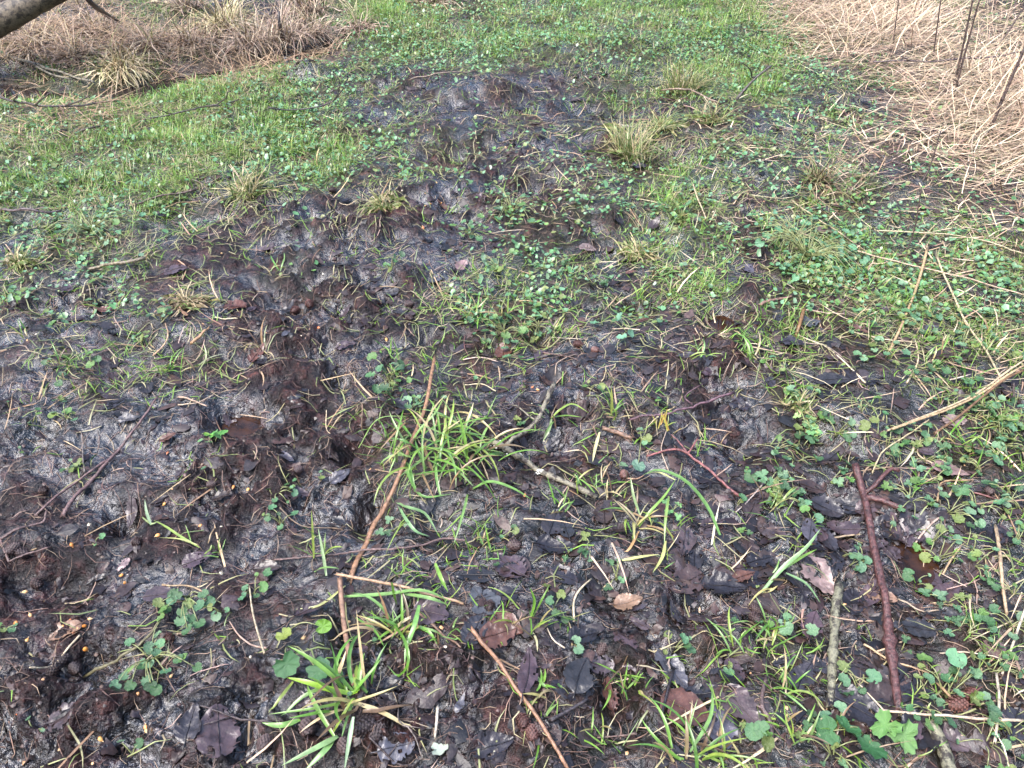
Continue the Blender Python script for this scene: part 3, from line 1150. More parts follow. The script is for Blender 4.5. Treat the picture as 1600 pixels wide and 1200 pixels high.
# straw-coloured stems that stand out
STEMS = [
    ([(1395, 670, .012), (1440, 654, .02), (1510, 627, .03), (1602, 570, .06)], .0036, .0030, (.50, .36, .20), 'thick pale straw stem of the bundle at the right edge'),
    ([(1388, 672, .008), (1450, 648, .016), (1520, 618, .028), (1602, 562, .07)], .0030, .0026, (.55, .42, .26), 'pale straw stem topmost in the bundle at the right edge'),
    ([(1462, 676, .004), (1505, 645, .02), (1552, 606, .04), (1602, 577, .05)], .0036, .0034, (.20, .115, .06), 'brown woody stem crossing under the pale bundle at right'),
    ([(1363, 738), (1372, 718, .008), (1382, 703, .012), (1420, 678, .016), (1450, 657, .02)], .0020, .0020, (.52, .43, .25), 'thin kinked straw below the pale bundle at right'),
    ([(1449, 389, .05), (1441, 420, .04), (1430, 455, .03), (1408, 510, .02), (1386, 556, .004)], .0052, .0032, (.50, .34, .18), 'stout tan straw standing out upright among leaves at right'),
    ([(1462, 396, .04), (1480, 440, .03), (1500, 485, .025), (1520, 520, .02), (1545, 555, .012), (1566, 595)], .0036, .0030, (.52, .42, .25), 'long yellowish straw right of the stout tan straw'),
    ([(1340, 392, .02), (1400, 408, .03), (1470, 425, .03), (1530, 440, .02), (1600, 461, .02)], .0032, .0028, (.52, .38, .26), 'long pinkish straw crossing behind the stout tan straw'),
    ([(1370, 360, .02), (1450, 364, .03), (1530, 374, .03), (1602, 397, .03)], .0026, .0026, (.50, .42, .26), 'thin straw lying level above the long pinkish straw'),
    ([(1238, 313, .02), (1275, 340, .02), (1310, 362, .02), (1350, 390, .006)], .0028, .0024, (.46, .36, .22), 'thin slanting straw above the dense ivy patch'),
    ([(1216, 350, .01), (1240, 358, .014), (1268, 370)], .0030, .0026, (.48, .34, .26), 'short straw just above the dense ivy patch'),
    ([(1246, 483), (1280, 487, .008), (1320, 491)], .0024, .0020, (.50, .37, .28), 'thin pale straw below the dense ivy patch'),
    ([(1256, 484, .02), (1250, 505, .016), (1244, 524)], .0062, .0050, (.24, .13, .055), 'short broad brown reed scrap standing among black leaves'),
    ([(1188, 476, .004), (1210, 468, .008), (1236, 463)], .0050, .0040, (.34, .20, .15), 'broad flat reed scrap right of the brown puddle'),
    ([(1556, 824, .02), (1562, 862, .018), (1566, 910, .012), (1573, 958)], .0042, .0040, (.40, .29, .18), 'thick upright tan straw near the right edge'),
    ([(1373, 1110, .012), (1440, 1116, .014), (1510, 1121, .012), (1602, 1126, .012)], .0026, .0030, (.56, .44, .32), 'pale pink straw lying level at lower right'),
    ([(1602, 952, .02), (1585, 1000, .014), (1566, 1052)], .0028, .0026, (.58, .48, .36), 'whitish straw slanting at the right edge'),
    ([(1557, 1054, .01), (1561, 1105, .016), (1555, 1156)], .0028, .0026, (.58, .48, .35), 'whitish straw crossing the level pink straw at lower right'),
    ([(1465, 1068, .004), (1490, 1094, .01)], .0030, .0026, (.48, .31, .17), 'short tan straw just behind the alder cone at lower right'),
    ([(1083, 288, .06), (1092, 315, .03), (1103, 342)], .0030, .0028, (.50, .40, .25), 'single straw leaning upright from mud beyond the centre'),
    ([(1130, 341), (1170, 344, .008), (1200, 348)], .0026, .0024, (.44, .34, .26), 'thin level straw right of the leaning single straw'),
    ([(1200, 747, .004), (1175, 776, .006), (1151, 799)], .0018, .0016, (.46, .38, .33), 'thin pinkish straw lying on mud left of the forked stick'),
    ([(684, 1105, .016), (682, 1130, .012), (680, 1150)], .0030, .0022, (.58, .50, .40), 'short white straw standing in mud at the lower edge'),
    ([(390, 918, .016), (396, 962, .012), (412, 1018)], .0018, .0022, (.46, .38, .25), 'pale straw standing beside the scalloped leaves'),
    ([(136, 1055), (185, 1030, .006), (225, 1000, .008), (250, 968, .008)], .0040, .0030, (.17, .15, .075), 'flattened olive stem beside the seedlings at lower left'),
    ([(280, 620, .004), (300, 625, .006), (322, 634)], .0034, .0022, (.46, .31, .22), 'short pinkish straw left of the hoof-print puddle'),
    ([(1245, 560, .004), (1300, 520, .006), (1340, 495)], .0014, .0012, (.12, .10, .07), 'thin dark stem right of the brown puddle'),
    ([(300, 535, .006), (318, 518, .01), (326, 512)], .0055, .0035, (.42, .25, .13), 'split tan reed scrap on black mud at left'),
]
for pts, r0, r1, c, lab in STEMS:
    o, P = stick('straw_stem', [(q[0], q[1], (q[2] if len(q) > 2 else 0) * .6) for q in pts], r0 * .74, r1 * .74, DRY_O, tuple(k * .62 for k in c), 20, 6, .06, flat_z=.75, jag=.008)
    unique(o, lab, 'straw', 'straw stems lying on the ground')
landmark('the straw bundle at the right edge', 1500, 632)
landmark('the stout tan straw', 1420, 475)
landmark('the upright tan straw at right', 1563, 885)
landmark('the level pink straw', 1480, 1118)
landmark('the leaning single straw', 1093, 318)

# standing woody stems in the straw (base pixel, top pixel)
STANDING = [((1487, 162), (1533, -10), .0075, 'tall dark brown stem, front one of the close standing pair'),
            ((1488, 145), (1522, -10), .0085, 'tall dark brown stem, rear one of the close standing pair'),
            ((1456, 108), (1471, -8), .0065, 'thin straight stem standing left of the close pair'),
            ((1541, 222), (1604, 68), .0105, 'thick dark stem leaning right, nearest of the standing stems'),
            ((1546, 90), (1606, 2), .0075, 'dark leaning stem far right beyond the thick stem'),
            ((1559, 85), (1585, -8), .0070, 'thin pale stem standing far right beyond the thick stem'),
            ((1437, 292), (1470, 204), .0050, 'short thin stem standing in front of the straw'),
            ((1411, 405), (1440, 292), .0040, 'thin dark stem standing behind the stout tan straw'),
            ((1575, 648), (1584, 598), .0050, 'short dark stem standing by the straw bundle'),
            ((1392, 85), (1405, -8), .0050, 'faint thin stem standing in the far straw')]
for (b, tp, r, lab) in STANDING:
    p0 = gp(*b, -.02)
    r *= .60
    p1 = at_depth(tp[0], tp[1], p0[1] + .04)
    pts = smooth_path([p0, p0 * .6 + p1 * .4 + np.array([rng.uniform(-.01, .01), 0, 0]), p1], 16)
    V, T = tube(pts, np.linspace(r, r * .62, 16) * (1 + .08 * rng.uniform(-1, 1, 16)), 7, .05)
    o = link('standing_stem', mesh_tris('standing_stem', local(V, p0), T, BARK_O), color=(.055, .036, .031) if 'pale' not in lab else (.32, .25, .18), loc=p0)
    for k in (4, 8, 12):
        if r > .0045:
            d = np.array([rng.uniform(-1, 1), rng.uniform(-.5, .5), .8])
            q = pts[k]
            V, T = tube(np.array([q, q + d * .010, q + d * .018]), [r * .5, r * .4, r * .1], 5)
            link('bud', mesh_tris('bud', local(V, p0), T, BARK_O), o, (.09, .055, .05))
    unique(o, lab, 'stem', 'woody stems standing in the straw')
landmark('the close pair of standing stems', 1500, 90)
landmark('the thick leaning stem', 1570, 150)

# leaning log, upper left
a0 = gp(-110, 98, .04)
a1 = at_depth(-5, 36, a0[1] + .02)
a2 = at_depth(64, -2, a0[1] + .05)
a3 = at_depth(250, -105, a0[1] + .15)
pts = smooth_path([a0, a1, a2, a3], 40)
rad = np.linspace(.054, .042, 40) * (1 + .06 * gnoise(np.arange(40) * .5, np.zeros(40), 71))
V, T = tube(pts, rad, 26, .035, 1, .02)
logo = link('leaning_log', mesh_tris('leaning_log', local(V, a0), T, LOGBARK), loc=a0)
unique(logo, 'dark leaning log with mossy foot in the upper left corner', 'log')
landmark('the leaning log', 45, 25)
n = 900
ii = rng.integers(2, 20, n)
ang = rng.uniform(2.6, 5.2, n)
tanv = np.gradient(pts, axis=0)
tanv /= np.linalg.norm(tanv, axis=1)[:, None]
sa = np.cross(tanv, [0, 0, 1])
sa /= np.linalg.norm(sa, axis=1)[:, None]
sb = np.cross(sa, tanv)
base = pts[ii] + tanv[ii] * rng.uniform(-.02, .02, (n, 1)) + (sa[ii] * np.cos(ang)[:, None] + sb[ii] * np.sin(ang)[:, None]) * (rad[ii] * .98)[:, None]
v_, t_, c_ = strips(base, rng.uniform(0, 6.28, n), rng.uniform(.008, .02, n), rng.uniform(.002, .004, n), rng.uniform(.2, 1.6, n), rng.uniform(.2, 1, n), 2, None, None, pick([(.07, .085, .025), (.05, .06, .02), (.1, .1, .04)], n))
stuff(link('moss', mesh_tris('moss', local(v_, a0), t_, GREEN, c_), logo))
o, P = stick('dark_bough', [(110, -30, .25), (140, 2, .17), (160, 18, .10), (185, 34, .02)], .013, .009, BARK_O, (.05, .042, .042), 20, 8, .1)
unique(o, 'dark bough slanting down into the pale tussock at upper left', 'branch')

# ================================================================== TUSSOCKS
TUS_PALE = [(.38, .30, .165), (.46, .37, .22), (.30, .23, .13), (.22, .21, .08), (.50, .42, .27)]
TUS_BROWN = [(.27, .195, .135), (.34, .255, .18), (.21, .145, .10), (.42, .33, .24), (.14, .095, .07)]
TUS_GREEN = [(.15, .19, .05), (.20, .22, .075), (.31, .27, .13), (.11, .165, .045), (.36, .30, .17)]
TUS_TAN = [(.20, .16, .085), (.26, .20, .12), (.15, .13, .05), (.18, .12, .075), (.10, .13, .04)]
TUSSOCKS = [
    (190, 112, .20, 260, TUS_PALE, 1.0, 'big drooping straw-pale grass tussock on the ditch bank'),
    (120, 92, .20, 190, TUS_BROWN, .9, 'brown dead grass tussock left of the big pale tussock'),
    (60, 80, .20, 170, TUS_BROWN, .9, 'brown dead grass tussock under the leaning log'),
    (10, 66, .20, 150, TUS_BROWN, .9, 'brown dead grass tussock at the left edge by the log'),
    (150, 52, .22, 170, TUS_BROWN, .8, 'brown dead grass tussock just right of the leaning log'),
    (240, 78, .20, 190, TUS_BROWN, .8, 'brown dead tussock right of the big pale tussock'),
    (300, 72, .18, 170, TUS_BROWN, .9, 'reddish dead grass tussock at the middle of the ditch bank'),
    (352, 42, .24, 220, TUS_PALE, .8, 'tall pale dead tussock behind the ditch bank'),
    (392, 70, .18, 150, TUS_BROWN, .8, 'low brown tussock above the ditch water'),
    (440, 66, .22, 220, TUS_BROWN, .6, 'bristly brown tussock with an upright dark stalk'),
    (490, 58, .18, 180, TUS_BROWN, .7, 'brown tussock right of the bristly one'),
    (560, 46, .15, 140, TUS_BROWN, .9, 'small sprawling brown tussock in the upper grass'),
    (480, 20, .22, 150, TUS_BROWN, .7, 'far brown tussock behind the bristly one'),
    (690, 6, .20, 170, TUS_BROWN, .8, 'far brown tussock left of the top of the path'),
    (290, 14, .20, 150, TUS_BROWN, .7, 'far brown tussock behind the ditch bank'),
    (386, 306, .115, 150, TUS_GREEN, .8, 'olive green grass tussock at the edge of the left mud'),
    (985, 248, .150, 210, TUS_GREEN, .55, 'upright olive grass tussock in the far mud'),
    (1030, 205, .120, 150, TUS_GREEN, .9, 'low yellow-green tussock behind the upright olive tussock'),
    (1066, 146, .150, 190, TUS_GREEN, .5, 'upright yellow-green tussock at the far mud edge'),
    (1112, 190, .110, 120, TUS_GREEN, .9, 'flat straw-green tussock right of the upright olive tussock'),
    (1278, 288, .135, 95, TUS_TAN, .6, 'loose pale grass tussock left of the straw'),
    (598, 328, .080, 110, TUS_GREEN, .9, 'small olive tussock on bare mud left of centre'),
    (292, 478, .070, 130, TUS_TAN, 1.6, 'flattened tan tussock on the bare mud at left'),
    (30, 415, .070, 90, TUS_GREEN, 1.0, 'small flattened olive tussock near the left edge'),
    (995, 400, .070, 110, TUS_GREEN, 1.0, 'low trampled olive tussock beyond the centre'),
    (1245, 640, .05, 40, TUS_GREEN, .9, 'small wispy olive tussock right of the purplish twig'),
]
for (u, v, Lm, n, colr, lean, lab) in TUSSOCKS:
    p = gp(u, v, -.004)
    lean = min(1.7, lean * (1.55 if colr is TUS_BROWN else 1.35))
    Lm *= .92
    n = int(n * 1.2)
    root = empty('grass_tussock', p)
    L = rng.uniform(.25, 1.15, n) * Lm * 1.25
    base = np.stack([rng.normal(0, Lm * rng.uniform(.14, .26), n), rng.normal(0, Lm * .17, n), np.zeros(n)], 1)
    phi = np.arctan2(base[:, 1], base[:, 0]) + rng.normal(0, 1.0, n)
    comb = rng.uniform(0, 6.28)
    lop = rng.uniform(0, 1, n) < .35
    phi[lop] = comb + rng.normal(0, .5, lop.sum())
    tint = pick(colr, n, .22)
    v_, t_, c_ = strips(base, phi, L, rng.uniform(.0016, .0036, n) * (1 + Lm * 2), rng.uniform(.05, 1.0, n) * lean, rng.uniform(.4, 2.7, n) * lean, 5, rng.normal(0, .9, n), None, tint)
    g_ = height(v_[:, 0] + p[0], v_[:, 1] + p[1]) - p[2] + .003
    v_[:, 2] = np.maximum(v_[:, 2], g_ + rng.uniform(0, .012, len(v_)))
    stuff(link('blades', mesh_tris('blades', v_, t_, GREEN if colr is TUS_GREEN else DRY, c_), root))
    for _ in range(4):
        ph, l = rng.uniform(0, 6.28), Lm * rng.uniform(.7, 1.15)
        q = np.array([[0, 0, 0], [math.cos(ph) * l * .15, math.sin(ph) * l * .15, l * .5], [math.cos(ph) * l * .45, math.sin(ph) * l * .45, l * .8]])
        V, T = tube(smooth_path(q, 7), np.linspace(.0018, .001, 7), 5)
        link('stalk', mesh_tris('stalk', V, T, DRY_O), root, pick(TUS_PALE, 1)[0] * .9)
    unique(root, lab, 'grass tussock', 'grass tussocks')
p = gp(443, 66)
V, T = tube(np.array([p, p + [-.004, 0, .08], p + [.004, 0, .13]]), [.010, .008, .005], 6)
o = link('dark_stalk', mesh_tris('dark_stalk', local(V, p), T, BARK_O), color=(.04, .032, .03), loc=p)
unique(o, 'upright black stalk standing in the bristly brown tussock', 'stalk')
for ph, u, v in (('the big pale tussock', 190, 105), ('the bristly brown tussock', 440, 62), ('the olive tussock at left', 386, 300), ('the upright olive tussock', 985, 235),
                 ('the far yellow-green tussock', 1066, 135), ('the pale tussock by the straw', 1278, 275), ('the small olive tussock on mud', 598, 325),
                 ('the flattened tan tussock', 292, 475), ('the trampled olive tussock', 995, 400), ('the puddle at left', 368, 645),
                 ('the puddle beyond the centre', 1130, 507), ('the puddle beside the forked stick', 1440, 855)):
    landmark(ph, u, v)

# ================================================================== BROAD-BLADED GRASS
def blade_mesh(P, width, twist=0.0):
    P = np.asarray(P)
    n = len(P)
    tan = np.gradient(P, axis=0)
    tan /= np.linalg.norm(tan, axis=1)[:, None] + 1e-9
    side = np.cross(tan, [0, 0, 1.0])
    side /= np.linalg.norm(side, axis=1)[:, None] + 1e-6
    upv = np.cross(side, tan)
    t = np.linspace(0, 1, n)
    tw = twist * (t - .2)
    s = side * np.cos(tw)[:, None] + upv * np.sin(tw)[:, None]
    nrm = np.cross(s, tan)
    w = width * np.minimum(1, .55 + 1.6 * t) * np.clip(1 - t ** 4, 0, 1) * .5
    w[-1] = width * .03
    V = np.empty((n, 3, 3))
    V[:, 0] = P - s * w[:, None]
    V[:, 1] = P - nrm * (w * .35)[:, None]
    V[:, 2] = P + s * w[:, None]
    T = []
    for i in range(n - 1):
        a = 3 * i
        for j in (0, 1):
            T += [(a + j, a + j + 1, a + j + 4), (a + j, a + j + 4, a + j + 3)]
    return mesh_tris('blade', V.reshape(-1, 3), T, GREEN_O)


BLADE_C = [(.100, .215, .030), (.135, .255, .042), (.075, .165, .032), (.150, .250, .075), (.19, .26, .05)]
BLADE_DRY = [(.32, .28, .11), (.22, .15, .075), (.38, .31, .17), (.12, .08, .045)]


def px_blade(root, pts, width, color=None, n=12):
    P = smooth_path([gp(q[0], q[1], (q[2] if len(q) > 2 else .004)) for q in pts], n)
    P[:, 2] = np.maximum(P[:, 2], height(P[:, 0], P[:, 1]) + .003)
    c = color if color is not None else pick(BLADE_C, 1)[0]
    link('blade', blade_mesh(local(P, root.location), width, rng.uniform(-.6, .6)), root, c)


def tuft(u, v, n, L, width, lean, desc, dry=.30, spread=.012, heading=None, lab=None, name='grass_tuft', extra=(), colors=BLADE_C):
    p = gp(u, v)
    root = empty(name, p)
    for k in range(n):
        ph = rng.uniform(0, 6.283) if heading is None else heading + rng.normal(0, .5)
        b = np.array([rng.normal(0, spread), rng.normal(0, spread), 0])
        l = L * rng.uniform(.55, 1.2)
        th, be, yw = rng.uniform(.1, .8) * lean, rng.uniform(.5, 1.9) * lean, rng.normal(0, .6)
        P = [b.copy()]
        m = 9
        for j in range(1, m + 1):
            t = (j - .5) / m
            a_, h_ = th + be * t, ph + yw * t
            P.append(P[-1] + np.array([math.sin(a_) * math.cos(h_), math.sin(a_) * math.sin(h_), math.cos(a_)]) * l / m)
        P = np.array(P)
        g = height(P[:, 0] + p[0], P[:, 1] + p[1]) - p[2] + .004
        P[:, 2] = np.maximum(P[:, 2], g)
        c = pick(BLADE_DRY, 1)[0] if rng.uniform() < dry else pick(colors, 1)[0]
        link('blade', blade_mesh(P, width * rng.uniform(.6, 1.2), rng.uniform(-.8, .8)), root, c)
    for e in extra:
        px_blade(root, *e)
    if lab:
        unique(root, lab, 'grass tuft', 'tufts of green grass')
    else:
        repeat(root, desc, 'grass tuft', 'grass tuft', 'tufts of green grass', p)
    return root


tuft(695, 708, 90, .115, .0050, 1.15, '', lab='big sprawling broad-bladed grass tuft just left of the lichened branch', spread=.045, dry=.16, extra=[
    ([(620, 788), (640, 793, .02), (665, 803, .02), (684, 834, .004)], .0062, (.15, .25, .10)), ([(622, 790), (635, 812, .015), (650, 830, .012), (671, 838)], .0058, (.15, .26, .11)),
    ([(738, 764), (765, 752, .02), (800, 762, .02), (830, 780, .006)], .0066, (.13, .25, .06)), ([(632, 722), (640, 745, .01), (660, 775, .01), (705, 772, .006)], .006, (.12, .24, .06)),
    ([(635, 705), (655, 672, .03), (680, 645, .05), (692, 622, .07)], .0050, (.13, .24, .05)), ([(560, 700), (590, 655, .02), (640, 650, .03)], .0030),
    ([(510, 655), (540, 640, .012), (570, 628, .014)], .0036, (.22, .27, .11)), ([(700, 670), (745, 655, .03), (790, 652, .02)], .005), ([(680, 690), (720, 665, .04), (770, 690, .03)], .005)])
landmark('the big broad-bladed tuft', 690, 705)
tuft(625, 990, 18, .085, .005, 1.0, '', lab='long arching green grass blades hanging over the wet hollow', extra=[
    ([(535, 932, .01), (600, 928, .03), (660, 922, .03), (705, 940, .01)], .0068, (.14, .25, .07)), ([(620, 926, .02), (670, 934, .03), (700, 945, .01)], .0060, (.15, .26, .08)),
    ([(655, 945, .03), (648, 975, .03), (636, 1010, .012), (632, 1036, .004)], .0078, (.12, .25, .06)), ([(614, 975, .02), (632, 1000, .03), (638, 1035, .02), (622, 1056, .006), (606, 1040, .01)], .0048),
    ([(556, 965, .02), (585, 985, .02), (600, 1010, .01)], .004), ([(540, 915), (500, 945, .012), (462, 952, .006)], .0045, (.30, .30, .12)), ([(680, 880, .03), (690, 905, .025), (700, 925, .01)], .006),
    ([(612, 910, .05), (616, 930, .03), (620, 945, .01)], .0042)])
tuft(552, 1095, 26, .10, .0058, 1.1, '', lab='pale broad-bladed grass tuft at the lower edge left of centre', extra=[
    ([(560, 1085), (520, 1078, .02), (480, 1066, .025), (446, 1058, .02)], .0085, (.20, .34, .03)), ([(522, 1150, .02), (500, 1115, .03), (485, 1085, .03), (480, 1070, .02)], .006, (.16, .28, .06)),
    ([(528, 1150, .01), (500, 1165, .02), (440, 1196, .02)], .0082, (.17, .27, .11)), ([(522, 1155, .01), (505, 1175, .02), (476, 1204, .015)], .0080, (.15, .27, .09)),
    ([(552, 1120, .04), (546, 1155, .04), (538, 1204, .03)], .0062, (.17, .26, .14)), ([(458, 1065, .01), (438, 1090, .015), (420, 1115, .006)], .005), ([(555, 1092), (500, 1105, .02), (420, 1116, .01)], .0045),
    ([(575, 1086), (560, 1068, .02), (556, 1060, .03)], .006), ([(470, 1124, .006), (440, 1133, .01), (410, 1130, .01)], .008, (.14, .26, .06)), ([(520, 1145), (540, 1110, .03), (552, 1090, .03)], .005)])
landmark('the pale tuft at the lower edge', 520, 1110)
tuft(995, 815, 14, .075, .0045, 1.2, '', dry=.5, lab='star-shaped wilted tuft with one long dark arching blade', extra=[
    ([(1125, 836), (1105, 790, .03), (1070, 750, .05), (1030, 734, .05), (1005, 742, .03)], .0072, (.10, .20, .05)), ([(998, 823), (1015, 800, .03), (1038, 775, .04), (1055, 750, .05)], .0052, (.15, .26, .05)),
    ([(1000, 805), (990, 775, .03), (985, 745, .05)], .005, (.20, .27, .12)), ([(1055, 750, .05), (1030, 738, .045), (1010, 740, .03)], .004, (.42, .42, .18)), ([(1045, 775, .03), (1040, 810, .03), (1038, 850, .01)], .005, (.17, .26, .07)),
    ([(1040, 845, .01), (1035, 870, .01), (1020, 895)], .0055, (.36, .38, .13)), ([(972, 876), (1000, 870, .012), (1030, 866, .008)], .006, (.45, .44, .17)), ([(998, 830), (985, 855, .01), (975, 865)], .0045, (.42, .25, .11))])
landmark('the star-shaped wilted tuft', 1005, 800)
tuft(1196, 914, 3, .06, .0045, .9, '', lab='pair of broad green blades rising left of the birch stick', extra=[
    ([(1190, 925), (1225, 885, .03), (1260, 855, .05), (1282, 826, .07)], .0075, (.16, .27, .11)), ([(1215, 895, .01), (1250, 872, .025), (1276, 858, .03)], .005, (.17, .30, .05)), ([(1228, 895, .015), (1260, 912, .015), (1282, 942, .006)], .005, (.15, .25, .11)),
    ([(1190, 926), (1205, 922, .006), (1215, 915)], .0045, (.42, .36, .16))])
landmark('the pair of broad green blades', 1235, 880)
tuft(826, 978, 12, .065, .0038, .65, '', lab='small upright green tuft above the light brown stem', extra=[([(828, 970), (835, 940, .04), (828, 918, .06)], .0045), ([(832, 965), (845, 940, .04), (858, 915, .06)], .004), ([(830, 985), (838, 1000, .006), (840, 1020)], .0035, (.36, .34, .19))])
tuft(1076, 1178, 18, .085, .0045, .95, '', lab='fresh green tuft at the lower edge in front of the reddish leaf', extra=[([(1078, 1175), (1110, 1120, .05), (1113, 1072, .09)], .005, (.15, .27, .09))])
landmark('the fresh tuft in front of the reddish leaf', 1080, 1165)
tuft(862, 655, 5, .06, .004, 1.1, '', lab='few arching blades between the lichened twig and the yellowish tuft', extra=[([(860, 655), (875, 640, .03), (895, 631, .04), (920, 645, .02)], .005), ([(862, 655), (858, 672, .015), (848, 690)], .005, (.2, .27, .12)), ([(862, 652), (885, 649, .02), (910, 652, .01)], .004)])
tuft(955, 650, 16, .06, .0038, .7, '', lab='upright yellowish green tuft left of the purplish twig', dry=.2, extra=[([(955, 650), (956, 625, .04), (955, 605, .065)], .005, (.28, .32, .08)), ([(937, 675, .01), (930, 700, .012), (926, 722)], .006, (.42, .40, .2))])
landmark('the yellowish upright tuft', 955, 640)
tuft(1036, 672, 10, .04, .0032, .5, '', lab='tiny orange-tipped tuft beside the broken twig', dry=0, colors=[(.40, .24, .05), (.20, .24, .06), (.34, .30, .06)])
tuft(1172, 560, 16, .06, .004, .8, '', lab='leafy green tuft right of the puddle beyond the centre', dry=.1)
tuft(268, 582, 16, .06, .0036, .75, '', lab='bright green tuft above the long diagonal twig', dry=.1, extra=[([(310, 580), (322, 558, .02), (318, 535, .03)], .004, (.22, .25, .12))])
tuft(505, 880, 6, .075, .0042, .8, '', lab='tall thin blades standing left of the thin level twig end', extra=[([(510, 900), (505, 868, .03), (497, 825, .06)], .0052, (.20, .28, .13)), ([(468, 852), (485, 842, .01), (500, 836, .012)], .003, (.3, .3, .14))])
tuft(745, 495, 16, .065, .0044, 1.0, '', lab='arching green tuft left of the leafy clump beyond the centre')
tuft(790, 500, 14, .065, .0044, 1.0, '', lab='arching green tuft within the leafy clump beyond the centre')
tuft(432, 425, 8, .06, .004, 1.0, '', lab='small arching tuft on mud right of the flattened tan tussock')
tuft(318, 572, 7, .065, .0036, 1.1, '', lab='loose pale blades above the puddle at left', colors=[(.28, .30, .17), (.22, .26, .10)], dry=.4)
tuft(412, 545, 9, .065, .0036, 1.1, '', lab='loose olive blades upper right of the puddle at left', colors=[(.28, .30, .15), (.22, .26, .10)], dry=.4)
root = tuft(304, 855, 2, .03, .003, 1.2, '', lab='uprooted grass shoot lying on mud left of centre', extra=[
    ([(312, 855), (285, 840, .008), (258, 822, .012), (240, 813, .010)], .0046, (.22, .30, .07)), ([(236, 820, .012), (229, 800, .02), (226, 780, .03)], .0050, (.20, .27, .15)), ([(310, 852), (280, 842, .01), (248, 840, .004)], .0036, (.34, .36, .13)),
    ([(222, 808, .01), (236, 818, .012), (248, 814, .01)], .0036, (.24, .3, .12))])
landmark('the uprooted grass shoot', 275, 838)
for (u, v, n, L, w, d) in ((1195, 1000, 14, .055, .0034, 'bright green'), (1210, 985, 12, .055, .0034, 'bright green'), (1150, 1010, 10, .06, .0034, 'loose green'), (770, 860, 12, .045, .0028, 'thin bright'),
                        (755, 840, 12, .045, .0028, 'thin bright'), (905, 760, 12, .045, .0030, 'fine green'), (945, 770, 12, .045, .0030, 'fine green'), (1000, 470, 18, .05, .0034, 'bright dense'), (1030, 430, 20, .05, .0034, 'bright dense'),
                        (1050, 455, 16, .05, .0034, 'bright dense'), (1195, 360, 18, .05, .0034, 'bright dense'), (1040, 320, 20, .05, .0036, 'bright dense'), (1065, 340, 18, .05, .0036, 'bright dense'),
                        (1010, 310, 18, .05, .0036, 'bright dense'), (105, 575, 16, .05, .0030, 'bright fine'), (870, 520, 12, .05, .0034, 'green'), (815, 515, 12, .05, .0034, 'green'), (1520, 705, 16, .055, .003, 'fine green'),
                        (1500, 690, 14, .055, .003, 'fine green'), (1210, 800, 16, .05, .003, 'fine green'), (1225, 1085, 10, .06, .0034, 'loose green'), (975, 1060, 8, .06, .0034, 'pale loose'), (985, 1085, 8, .05, .0034, 'yellowish loose'),
                        (850, 1090, 8, .04, .0045, 'short yellowish'), (1340, 510, 14, .05, .0036, 'green'), (1370, 450, 14, .05, .0036, 'green'), (625, 985, 8, .05, .0034, 'green'), (700, 990, 8, .035, .003, 'short yellowish'),
                        (1130, 1190, 10, .06, .0036, 'loose green'), (1090, 560, 10, .045, .0034, 'green'), (345, 865, 9, .03, .003, 'short green'), (610, 560, 12, .05, .0034, 'green'), (628, 590, 12, .05, .0034, 'green'),
                        (515, 235, 26, .07, .0030, 'lush bright'), (470, 240, 26, .07, .0030, 'lush bright'), (500, 260, 24, .065, .0030, 'lush bright'), (625, 255, 18, .06, .0030, 'bright'), (1290, 160, 14, .06, .003, 'bright'),
                        (880, 800, 8, .05, .003, 'loose olive'), (1115, 700, 10, .04, .003, 'fine green'), (40, 530, 8, .04, .0036, 'short green'), (220, 410, 10, .04, .0032, 'short bright'), (1460, 560, 12, .05, .0032, 'green'),
                        (1535, 520, 12, .05, .0032, 'green'), (1560, 660, 12, .05, .0032, 'green'), (1440, 760, 10, .045, .003, 'fine green'), (1300, 1150, 10, .05, .003, 'loose green'), (1240, 1150, 12, .05, .003, 'loose green'), (930, 1150, 8, .05, .003, 'thin')):
    tuft(u, v, n, L, w, .9, d)

